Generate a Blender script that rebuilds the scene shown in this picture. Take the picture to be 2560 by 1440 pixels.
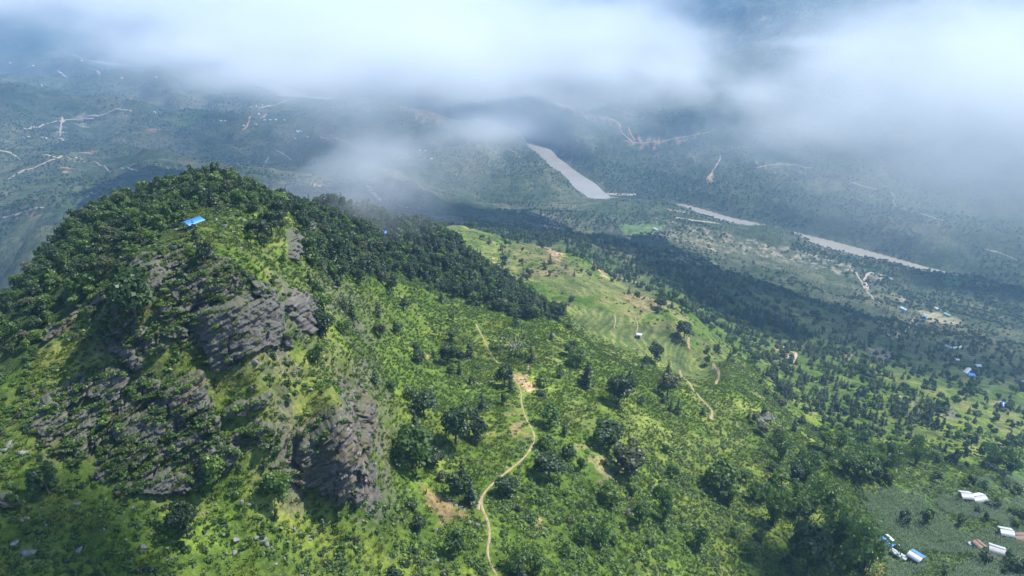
import bpy, bmesh, math, random, time
import numpy as np
from mathutils import Vector, Matrix

T0 = time.time()
for _o in list(bpy.data.objects):
    bpy.data.objects.remove(_o)
scene = bpy.context.scene
col = scene.collection
R = math.radians

# ------------------------------------------------------------------ camera
PITCH = R(25.0)
CAMZ = 600.0
FPX = 1280 / math.tan(R(35))
cam_d = bpy.data.cameras.new('camera')
cam_d.sensor_width = 36
cam_d.angle = R(70)
cam_d.clip_start = 1.0
cam_d.clip_end = 40000
cam = bpy.data.objects.new('camera', cam_d)
cam.location = (0, 0, CAMZ)
cam.rotation_euler = (R(90) - PITCH, 0, 0)
col.objects.link(cam)
scene.camera = cam

# ------------------------------------------------------------------ sky, sun, exposure
SUN_EL, SUN_AZ = R(53), R(64)          # azimuth measured from +Y (view direction) towards +X (right)
sdir = Vector((math.sin(SUN_AZ) * math.cos(SUN_EL), math.cos(SUN_AZ) * math.cos(SUN_EL), math.sin(SUN_EL)))
world = bpy.data.worlds.new('World')
scene.world = world
world.use_nodes = True
wn = world.node_tree
bg = wn.nodes['Background']
sky = wn.nodes.new('ShaderNodeTexSky')
sky.sky_type = 'NISHITA'
sky.sun_disc = False
sky.sun_elevation = SUN_EL
sky.sun_rotation = SUN_AZ
sky.altitude = 1200
sky.air_density = 1.0
sky.dust_density = 0.6
sky.ozone_density = 1.5
wn.links.new(sky.outputs['Color'], bg.inputs['Color'])
bg.inputs['Strength'].default_value = 0.135
sun_d = bpy.data.lights.new('sun', 'SUN')
sun_d.energy = 5.0
sun_d.angle = R(0.53)
sun_d.color = (1.0, 0.955, 0.88)
sun = bpy.data.objects.new('sun', sun_d)
sun.rotation_euler = sdir.to_track_quat('Z', 'Y').to_euler()
sun.location = (0, 0, 2000)
col.objects.link(sun)
scene.view_settings.view_transform = 'Standard'
scene.view_settings.look = 'None'
scene.view_settings.exposure = 0.92
scene.view_settings.gamma = 1
scene.view_settings.use_curve_mapping = False
cy = scene.cycles
cy.max_bounces = 16
cy.diffuse_bounces = 2
cy.glossy_bounces = 1
cy.transmission_bounces = 2
cy.transparent_max_bounces = 6
cy.volume_bounces = 14
cy.use_denoising = True
cy.denoiser = 'OPENIMAGEDENOISE'
cy.caustics_reflective = False
cy.caustics_refractive = False

# ------------------------------------------------------------------ small helpers
rng = np.random.default_rng(7)


def smooth(a, b, x):
    t = np.clip((x - a) / (b - a), 0, 1)
    return t * t * (3 - 2 * t)


_perm = np.random.default_rng(11).permutation(512).astype(np.int64)
_perm = np.concatenate([_perm, _perm, _perm])


def _h(i, j, k=0):
    return _perm[(_perm[(_perm[i & 511] + j) & 511] + k) & 511]


def pnoise(x, y):
    """2D gradient noise, about -1..1"""
    xi = np.floor(x).astype(np.int64); yi = np.floor(y).astype(np.int64)
    fx = x - xi; fy = y - yi
    u = fx * fx * fx * (fx * (fx * 6 - 15) + 10); v = fy * fy * fy * (fy * (fy * 6 - 15) + 10)

    def g(i, j, dx, dy):
        a = _h(i, j) * (2 * math.pi / 512)
        return np.cos(a) * dx + np.sin(a) * dy
    n00 = g(xi, yi, fx, fy); n10 = g(xi + 1, yi, fx - 1, fy)
    n01 = g(xi, yi + 1, fx, fy - 1); n11 = g(xi + 1, yi + 1, fx - 1, fy - 1)
    return 1.5 * ((n00 * (1 - u) + n10 * u) * (1 - v) + (n01 * (1 - u) + n11 * u) * v)


def fbm(x, y, o=4, gain=0.5):
    s = 0; a = 1; t = 0
    for i in range(o):
        s = s + a * pnoise(x * 2 ** i + 17.3 * i, y * 2 ** i - 9.1 * i); t += a; a *= gain
    return s / t


def ridged(x, y, o=4):
    s = 0; a = 1; t = 0
    for i in range(o):
        s = s + a * (1 - 2 * np.abs(pnoise(x * 2 ** i + 5.7 * i, y * 2 ** i + 3.1 * i))); t += a; a *= 0.5
    return s / t


def pix_ray(u, v):
    x = np.asarray(u, float) - 1280; y = 720 - np.asarray(v, float)
    d = np.stack([x, FPX * math.cos(PITCH) + y * math.sin(PITCH), y * math.cos(PITCH) - FPX * math.sin(PITCH)], -1)
    return d / np.linalg.norm(d, axis=-1, keepdims=True)


def project(x, y, z):
    """world -> photograph coordinates (2560 x 1440) and distance"""
    zz = z - CAMZ
    dep = y * math.cos(PITCH) - zz * math.sin(PITCH)
    up = y * math.sin(PITCH) + zz * math.cos(PITCH)
    dep_s = np.where(dep < 1, 1, dep)
    u = 1280 + FPX * x / dep_s; v = 720 - FPX * up / dep_s
    bad = dep < 1
    return np.where(bad, -9999, u), np.where(bad, -9999, v), np.sqrt(x * x + y * y + zz * zz)


def in_poly(u, v, poly):
    p = np.asarray(poly, float)
    c = np.zeros(np.shape(u), bool)
    j = len(p) - 1
    for i in range(len(p)):
        a, b = p[i], p[j]
        cond = (a[1] > v) != (b[1] > v)
        with np.errstate(divide='ignore', invalid='ignore'):
            xx = (b[0] - a[0]) * (v - a[1]) / (b[1] - a[1] + 1e-12) + a[0]
        c ^= cond & (u < xx)
        j = i
    return c


def seg_dist(x, y, pts):
    """distance to a polyline in plan"""
    best = np.full(np.shape(x), 1e9)
    for (ax, ay), (bx, by) in zip(pts[:-1], pts[1:]):
        dx, dy = bx - ax, by - ay
        t = np.clip(((x - ax) * dx + (y - ay) * dy) / (dx * dx + dy * dy), 0, 1)
        best = np.minimum(best, np.hypot(x - ax - t * dx, y - ay - t * dy))
    return best


# ------------------------------------------------------------------ terrain: surveyed heights, then relief
# (u, v, distance): a spot seen in the photograph and how far off it lies; and (x, y, z) spots out of sight
SEEN = """
500 452 328;600 456 322;680 490 318;480 562 215;440 614 197;350 690 186;560 700 184;690 740 186;520 720 182
520 895 180;720 890 186;130 1000 184;480 1010 173;860 1000 172;900 1240 179;780 1250 177;500 1220 171
200 1150 174;600 1400 166;300 1420 160;100 1400 158;30 1200 172;900 1420 174;680 1000 172;330 900 182
200 700 215;60 735 235;110 682 255;160 606 285;210 552 302;260 516 318;330 500 326;400 490 330;20 790 225;250 535 290;300 525 293;350 508 296;400 496 299;450 480 297;500 464 297;550 459 296;600 466 297;650 486 300;450 520 260;550 505 262;60 880 200;600 560 232;690 600 235;0 1000 190
720 600 240;770 800 202;880 900 207;905 1100 188;1000 1150 203;950 900 247;900 700 292;820 620 290;955 600 370
900 532 430;780 520 395;1000 560 445;1100 592 460;1180 640 440;1250 720 420;1400 800 380;1330 760 400;1100 720 370;1050 850 300
1250 640 590;1130 562 650;1250 592 700;1400 640 680;1550 730 560;1450 640 620;1500 690 590;1640 745 560
1300 850 320;1190 810 330;1300 980 270;1545 975 300;1700 960 350;1850 940 410;1930 1030 390;1830 880 460;1700 770 530
2000 1170 345;2100 1130 375;2200 1370 325;2100 1350 308;1240 1440 185;1210 1240 203;1335 1090 238;1600 1350 228;1800 1150 310;1600 1150 265
1900 1400 265;2500 1250 410;2450 1400 340;2550 1440 330;2350 1250 385;2400 1100 540;2430 940 850;2200 1000 620;2300 1130 450;2550 1000 800
1400 615 810;1650 690 800;1900 850 720;2150 950 660;2350 1035 600;2000 950 640;1250 582 880;1750 760 760
1700 600 1380;1900 650 1420;2100 650 1550;2250 740 1420;2310 790 1250;2400 870 1050;2520 760 1500;1400 570 1450;1600 540 1650;1300 575 1250
2000 750 1000;2100 850 880;2250 900 880;1800 690 1000;1850 575 1690;2050 620 1640;2400 730 1500;2550 850 1200
1200 450 1900;1350 420 1960;1400 460 1900;1440 510 1820;1130 370 2100;1290 395 2130;1250 530 1550;1100 500 1500;1000 480 1480;1000 530 1250;900 450 1550;800 440 1550
50 600 1150;20 500 1500;100 390 1900;300 440 1500;400 400 1900;300 250 3250;120 205 3500;600 420 1600
400 300 2800;600 300 2750;650 330 2450;850 340 2250;900 277 2650;760 290 2750;500 225 3350;620 245 3250;300 195 4100;100 185 4200;0 140 5300;300 150 5000
400 100 5000;0 60 5300;300 30 5600;0 0 6200;700 150 4300;850 200 3700;900 120 4300
1330 372 2150;1230 350 2150;1170 335 2200;1100 320 2300;1000 282 2600;1380 265 2620;1480 295 2500;1550 310 2420;1600 400 2250;1500 400 2200;1600 480 2000;1800 430 2060;1800 500 1920;2000 430 2080
2000 540 1840;2200 520 1900;2400 620 1800;2550 690 1740;2300 380 2200;2500 330 2300;1900 220 2550;1950 60 3000;2200 100 2850;2500 30 3000;1600 100 3300;1950 0 3200;1600 0 3900;2250 0 3150;1750 160 2850;2100 250 2450;1200 60 4500;1280 0 5600;2560 480 2050;2350 690 1560;2410 700 1545;2500 715 1545;2560 732 1545;1300 180 3400
1440 770 480;1440 845 444;1500 775 488;1500 870 443;1570 790 494;1570 880 452;1640 820 493;1640 890 460;1710 870 485;1710 925 461;1770 905 485;1770 950 466
1510 504 1730;1560 504 1720;1620 508 1700;1665 518 1690;1705 531 1680;1745 537 1660;1800 555 1650;1880 561 1640;1930 563 1640;1975 584 1640
0 205 2750;100 240 2700;230 275 2650;330 280 2650;420 312 2600;150 350 2400;520 191 3720;560 199 3560;420 180 3950;330 168 4200;800 262 3000
"""
UNSEEN = [(-215, 250, 425), (-235, 170, 420), (-270, 320, 390), (-165, 335, 430), (-120, 352, 462), (-85, 350, 474), (-168, 195, 486), (-188, 255, 476), (-192, 300, 462), (-60, 520, 385),
          (-150, 460, 390), (-330, 200, 330), (-180, 90, 470), (-120, 60, 500), (-45, 40, 500), (30, 50, 470), (110, 80, 420), (230, 110, 380),
          (0, 0, 480), (-60, -80, 470), (150, -60, 400), (0, -300, 420), (-300, -200, 380), (400, 0, 330), (400, -300, 330), (-600, 200, 260),
          (-450, 500, 220), (-250, 650, 235), (-700, 900, 150), (0, -1200, 350), (-1200, -600, 250), (1200, -600, 250), (800, 300, 200),
          (1500, 600, 60), (2500, 600, 300), (-2000, 600, 250), (-2500, 2000, 300), (3000, 2600, 650), (4500, 5000, 900), (-4500, 5500, 500),
          (0, 9000, 900), (1000, 4000, 560), (2000, 3600, 700), (0, 6500, 560), (1400, 5200, 720), (-6000, 9000, 700), (6000, 9000, 900), (-6500, 1000, 400), (6500, 500, 600), (2000, 8500, 850), (-2500, 8500, 650),
          (0, -6000, 400), (-6500, -5000, 400), (6500, -5000, 400), (300, 3000, 190), (0, 432, 396), (-30, 492, 386), (165, 372, 348), (172, 328, 356), (152, 425, 342), (182, 440, 322), (150, 562, 312), (110, 622, 302), (60, 682, 300), (0, 722, 312), (-100, 3300, 120), (1300, 1000, 5), (1700, 1500, 130)]
RIVER = [(-2600, 4500), (-2000, 4130), (-1684, 3967), (-1326, 3654), (-1150, 3560), (-1000, 3370), (-930, 3250), (-760, 3200), (-480, 3060), (-320, 2760), (-140, 2530), (10, 2430), (95, 2350), (150, 2120), (200, 1960), (238, 1840), (320, 1800), (425, 1765), (522, 1672), (600, 1610), (670, 1540), (740, 1470), (831, 1366),
         (900, 1310), (985, 1230), (1120, 1080), (1300, 950), (1600, 800), (2200, 500), (3000, 200), (6000, -500)]
RW = 33.0


def relief(x, y):
    r = np.hypot(x, y)
    a1 = 80 * smooth(550, 1700, r) + 60 * smooth(2000, 4200, r)
    a1 = a1 * (0.12 + 0.88 * smooth(80, 650, seg_dist(x, y, RIVER)))
    wx = x + 110 * pnoise(x / 500, y / 500); wy = y + 110 * pnoise(x / 500 + 40, y / 500 - 11)
    n = a1 * (ridged(wx / 760 + 3, wy / 760, 2) - 0.2) + 0.3 * a1 * (ridged(wx / 230, wy / 230 + 7, 3) - 0.2)
    n = n + 5.0 * smooth(170, 420, r) * ridged(x / 95 + 0.3, y / 95, 3)
    return n


def detail(x, y):
    r = np.hypot(x, y)
    n = 1.7 * fbm(x / 17, y / 17, 4) + 0.45 * fbm(x / 3.1, y / 3.1, 2)
    return n * (0.5 + 0.5 * smooth(80, 200, r)) + 2.5 * smooth(600, 1500, r) * fbm(x / 40, y / 40, 3)


def warp(x, y):
    r = np.hypot(x, y)
    th = np.arctan2(x, y)
    k = smooth(20, 120, r)
    return np.stack([th * 1.6 * k, np.log(r + 40)], -1)


_pts = []
for l in SEEN.replace('\n', ';').split(';'):
    if l.strip():
        u_, v_, d_ = map(float, l.split())
        _pts.append(pix_ray(u_, v_) * d_ + np.array([0, 0, CAMZ]))
CTRL = np.array(_pts + [np.array(p, float) for p in UNSEEN])
_q = warp(CTRL[:, 0], CTRL[:, 1])
RC = 0.05


def _phi(a, b):
    d2 = ((a[:, None, :] - b[None]) ** 2).sum(-1)
    return np.sqrt(d2 + RC * RC)


def _fit(q, z):
    n = len(q)
    A = np.zeros((n + 3, n + 3))
    A[:n, :n] = _phi(q, q) - 0.006 * np.eye(n)
    A[:n, n] = 1; A[n, :n] = 1
    A[:n, n + 1:] = q; A[n + 1:, :n] = q.T
    return np.linalg.solve(A, np.concatenate([z, np.zeros(3)]))


_w = _fit(_q, CTRL[:, 2] - relief(CTRL[:, 0], CTRL[:, 1]))


def base_height(x, y):
    q = warp(x, y).astype(np.float32)
    out = np.empty(len(q))
    n = len(_q); qq = _q.astype(np.float32); w = _w[:n].astype(np.float32)
    for i in range(0, len(q), 20000):
        out[i:i + 20000] = _phi(q[i:i + 20000], qq) @ w
    return out + _w[n] + q @ _w[n + 1:]


TERR = [(1425, 765), (1500, 770), (1600, 800), (1700, 860), (1740, 910), (1700, 915), (1600, 890), (1500, 850), (1430, 810)]
TSTEP = 1.25
TERR2 = [(1640, 900), (1760, 905), (1800, 950), (1740, 960), (1660, 930)]
TERR3 = [(1400, 700), (1560, 705), (1600, 735), (1500, 745), (1420, 730)]


def height(x, y):
    z = base_height(x, y) + relief(x, y)
    # terraced fields on the sunny shelf
    u, v, d = project(x, y, z)
    t = np.zeros(len(x))
    for poly in (TERR, TERR2, TERR3):
        t = np.maximum(t, in_poly(u, v, poly).astype(float))
    zz = z + 0.5 * fbm(x / 45, y / 45, 2)
    q = zz / TSTEP
    f = q - np.floor(q)
    stepped = (np.floor(q) + smooth(0.62, 1.0, f)) * TSTEP
    det = detail(x, y)
    z = np.where((t > 0) & (d < 700), stepped + 0.1 * det, z + det)
    # river bed and flat banks
    dr = seg_dist(x, y, RIVER)
    wob = RW + 16 * smooth(2900, 3300, y) * smooth(1450, 1200, -x) + 9 * pnoise(x / 120, y / 120)
    z = np.maximum(z, 2.0 + 0.05 * np.clip(dr - wob, 0, 400))
    z = np.where(dr < wob * 3.2, (z - 1.2) * smooth(wob * 0.95, wob * 3.2, dr) + 1.2, z)
    z = np.where(dr < wob, np.minimum(z, -3 + 4.2 * smooth(wob * 0.8, wob, dr)), z)
    return z


def _axis(lo, hi, step, a, b, ra, rb):
    mid = list(np.arange(lo, hi + 1e-6, step))
    s = step; left = [lo]
    while left[-1] > a:
        s *= ra; left.append(left[-1] - s)
    s = step; right = [hi]
    while right[-1] < b:
        s *= rb; right.append(right[-1] + s)
    return np.array(left[:0:-1] + mid + right[1:])


GX = _axis(-170, 250, 1.0, -6200, 6200, 1.016, 1.016)
GY = _axis(70, 520, 1.0, -2500, 8800, 1.06, 1.0105)
_mx, _my = np.meshgrid(GX, GY)
GZ = height(_mx.ravel(), _my.ravel()).reshape(_mx.shape)
print('grid', GZ.shape, 'time', time.time() - T0)


def hz(x, y):
    x = np.asarray(x, float); y = np.asarray(y, float)
    i = np.clip(np.searchsorted(GX, x) - 1, 0, len(GX) - 2); j = np.clip(np.searchsorted(GY, y) - 1, 0, len(GY) - 2)
    fx = np.clip((x - GX[i]) / (GX[i + 1] - GX[i]), 0, 1); fy = np.clip((y - GY[j]) / (GY[j + 1] - GY[j]), 0, 1)
    return (GZ[j, i] * (1 - fx) + GZ[j, i + 1] * fx) * (1 - fy) + (GZ[j + 1, i] * (1 - fx) + GZ[j + 1, i + 1] * fx) * fy


def grad(x, y, e=1.5):
    return (hz(x + e, y) - hz(x - e, y)) / (2 * e), (hz(x, y + e) - hz(x, y - e)) / (2 * e)


_D = np.exp(np.linspace(math.log(60), math.log(9500), 1600))


def at(u, v):
    """the spot of ground the photograph shows at (u, v)"""
    u = np.atleast_1d(np.asarray(u, float)); v = np.atleast_1d(np.asarray(v, float))
    r = pix_ray(u, v)
    out = np.zeros((len(u), 3))
    for k in range(len(u)):
        p = r[k][None] * _D[:, None] + np.array([0, 0, CAMZ])
        f = p[:, 2] - hz(p[:, 0], p[:, 1])
        i = np.argmax(f < 0)
        if not (f < 0).any():
            i = len(_D) - 1
        a, b = _D[max(i - 1, 0)], _D[i]
        for _ in range(24):
            m = 0.5 * (a + b); q = r[k] * m + np.array([0, 0, CAMZ])
            if q[2] - hz(q[0], q[1]) < 0:
                b = m
            else:
                a = m
        q = r[k] * b + np.array([0, 0, CAMZ])
        out[k] = (q[0], q[1], hz(q[0], q[1]))
    return out


def visible(x, y, z, lift=3.0, n=90):
    """line of sight from the camera to (x, y, z + lift) clear of the ground"""
    ok = np.ones(len(x), bool)
    for t in np.linspace(0.1, 0.985, n):
        ok &= (CAMZ + (z + lift - CAMZ) * t) > hz(x * t, y * t) - 0.5
    return ok

# ------------------------------------------------------------------ mesh and material helpers
def mesh_np(name, verts, faces, smooth_=False):
    me = bpy.data.meshes.new(name)
    verts = np.asarray(verts, np.float32); faces = np.asarray(faces)
    me.vertices.add(len(verts)); me.vertices.foreach_set('co', verts.ravel())
    k = faces.shape[1]; n = len(faces)
    me.loops.add(n * k); me.loops.foreach_set('vertex_index', faces.astype(np.int32).ravel())
    me.polygons.add(n); me.polygons.foreach_set('loop_start', np.arange(0, n * k, k, dtype=np.int32))
    if smooth_:
        me.polygons.foreach_set('use_smooth', np.ones(n, bool))
    me.update(calc_edges=True)
    return me


def link(name, me, mat=None, parent=None, kind=None, label=None, cat=None, group=None, loc=None):
    o = bpy.data.objects.new(name, me)
    if mat is not None and len(me.materials) == 0:
        me.materials.append(mat)
    col.objects.link(o)
    if parent is not None:
        o.parent = parent
    if loc is not None:
        o.location = loc
    tag(o, label, cat, group, kind)
    return o


def tag(o, label=None, cat=None, group=None, kind=None):
    for k, v in (('label', label), ('category', cat), ('group', group), ('kind', kind)):
        if v:
            o[k] = v
    return o


def empty(name, loc, label, cat, group=None, rz=0):
    o = bpy.data.objects.new(name, None)
    o.empty_display_size = 0.5
    col.objects.link(o)
    o.location = loc; o.rotation_euler = (0, 0, rz)
    return tag(o, label, cat, group)


class NT:
    """small helper round a node tree"""
    def __init__(self, name):
        self.m = bpy.data.materials.new(name); self.m.use_nodes = True
        self.t = self.m.node_tree; self.t.nodes.clear()
        self.out = self.t.nodes.new('ShaderNodeOutputMaterial')

    def n(self, kind, **kw):
        nd = self.t.nodes.new('ShaderNode' + kind)
        for k, v in kw.items():
            if k in nd.bl_rna.properties:
                setattr(nd, k, v)
            else:
                s = nd.inputs[k.replace('_', ' ')]
                if isinstance(v, bpy.types.NodeSocket):
                    self.t.links.new(v, s)
                else:
                    s.default_value = v
        return nd

    def math(self, op, a, b=None, c=None, clamp=False):
        nd = self.t.nodes.new('ShaderNodeMath'); nd.operation = op; nd.use_clamp = clamp
        for i, v in enumerate((a, b, c)):
            if v is None:
                continue
            if isinstance(v, bpy.types.NodeSocket):
                self.t.links.new(v, nd.inputs[i])
            else:
                nd.inputs[i].default_value = v
        return nd.outputs[0]

    def mix(self, f, a, b, blend='MIX'):
        nd = self.t.nodes.new('ShaderNodeMix'); nd.data_type = 'RGBA'; nd.blend_type = blend
        for s, v in ((nd.inputs[0], f), (nd.inputs[6], a), (nd.inputs[7], b)):
            if isinstance(v, bpy.types.NodeSocket):
                self.t.links.new(v, s)
            else:
                s.default_value = v if not isinstance(v, tuple) or len(v) == 4 else (*v, 1)
        return nd.outputs[2]

    def link(self, a, b):
        self.t.links.new(a, b)

    def ramp(self, f, stops):
        nd = self.t.nodes.new('ShaderNodeValToRGB')
        el = nd.color_ramp.elements
        while len(el) < len(stops):
            el.new(0.5)
        for e, (p, c) in zip(el, stops):
            e.position = p; e.color = c if len(c) == 4 else (*c, 1)
        self.t.links.new(f, nd.inputs[0])
        return nd.outputs[0]

    def pos(self):
        return self.n('NewGeometry').outputs['Position']

    def noise(self, vec, scale, detail=3, rough=0.55):
        nd = self.n('TexNoise', Scale=scale, Detail=detail, Roughness=rough)
        self.t.links.new(vec, nd.inputs['Vector'])
        return nd.outputs['Fac']

    def surf(self, colour, rough=0.9, bump=None, bstr=0.4, bdist=0.2, metallic=0, spec=0.25):
        b = self.n('BsdfPrincipled')
        if isinstance(colour, bpy.types.NodeSocket):
            self.t.links.new(colour, b.inputs['Base Color'])
        else:
            b.inputs['Base Color'].default_value = (*colour[:3], 1)
        b.inputs['Roughness'].default_value = rough
        b.inputs['Metallic'].default_value = metallic
        b.inputs['Specular IOR Level'].default_value = spec
        if bump is not None:
            bn = self.n('Bump', Strength=bstr, Distance=bdist, Height=bump)
            self.t.links.new(bn.outputs[0], b.inputs['Normal'])
        self.t.links.new(b.outputs[0], self.out.inputs['Surface'])
        return b


# ------------------------------------------------------------------ ground
MASKPOLY = {}


def ground_colours(x, y, z):
    """the colour of what covers the ground: grass, scrub, soil, crops"""
    u, v, d = project(x, y, z)
    r = np.hypot(x, y)
    gx, gy = grad(x, y, 4.0)
    slope = np.hypot(gx, gy)
    n1 = fbm(x / 60, y / 60, 4); n2 = fbm(x / 14 + 9, y / 14, 4); n3 = fbm(x / 230 + 3, y / 230 + 5, 4); n4 = fbm(x / 4.5, y / 4.5, 3)
    c = lambda *a: np.array(a, float)
    bright = c(0.118, 0.153, 0.027); green = c(0.072, 0.12, 0.019); dry = c(0.17, 0.165, 0.06); soil = c(0.33, 0.22, 0.135); dark = c(0.032, 0.055, 0.018)
    scrub = c(0.052, 0.068, 0.038); pale = c(0.115, 0.115, 0.068); rocky = c(0.27, 0.245, 0.21)

    def mixin(base, colr, f):
        f = np.clip(f, 0, 1)[:, None]
        return base * (1 - f) + colr * f
    near = np.tile(green, (len(x), 1))
    near = mixin(near, bright, smooth(-0.25, 0.35, n1 + 0.6 * n2))
    near = mixin(near, dry, 0.75 * smooth(0.15, 0.6, n3 * 0.8 + n2 * 0.7))
    near = mixin(near, soil, 0.55 * smooth(0.42, 0.7, n2 + 0.35 * n4))
    far = np.tile(scrub, (len(x), 1))
    far = mixin(far, pale, 0.8 * smooth(-0.1, 0.5, n3 + 0.5 * n1))
    far = mixin(far, pale, 0.5 * smooth(0.1, 0.5, n2))
    far = mixin(far, dark, 0.8 * smooth(0.05, 0.4, -n1 - 0.5 * n3))
    far = mixin(far, dark, 0.6 * smooth(0.05, 0.35, -n2))
    far = mixin(far, rocky, 0.45 * smooth(0.5, 0.75, n2 + 0.25 * n1 + 0.25 * n3))
    k = smooth(500, 950, r + 80 * n1)
    C = near * (1 - k[:, None]) + far * k[:, None]

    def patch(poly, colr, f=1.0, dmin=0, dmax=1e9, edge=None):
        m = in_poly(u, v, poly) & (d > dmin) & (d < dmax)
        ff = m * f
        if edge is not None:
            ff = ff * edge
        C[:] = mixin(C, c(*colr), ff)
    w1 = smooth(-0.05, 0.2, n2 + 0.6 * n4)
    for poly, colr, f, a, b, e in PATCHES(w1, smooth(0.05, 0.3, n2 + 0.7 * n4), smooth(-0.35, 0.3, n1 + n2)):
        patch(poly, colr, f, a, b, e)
    tm = np.zeros(len(x), bool)
    for poly in (TERR, TERR2, TERR3):
        tm |= in_poly(u, v, poly) & (d < 700)
    zb = base_height(x[tm], y[tm]) + relief(x[tm], y[tm]) + 0.5 * fbm(x[tm] / 45, y[tm] / 45, 2)
    fr = zb / TSTEP - np.floor(zb / TSTEP)
    C[tm] = mixin(C[tm], c(0.15, 0.155, 0.062), 0.65 * smooth(0.55, 0.7, fr))
    return C


TAN = (0.40, 0.27, 0.165); PINK = (0.40, 0.25, 0.18); SUNNY = (0.13, 0.165, 0.045); LIME = (0.10, 0.17, 0.03); OLIVE = (0.145, 0.15, 0.06); FLOOR = (0.025, 0.045, 0.014); STONE = (0.36, 0.31, 0.26)


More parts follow.
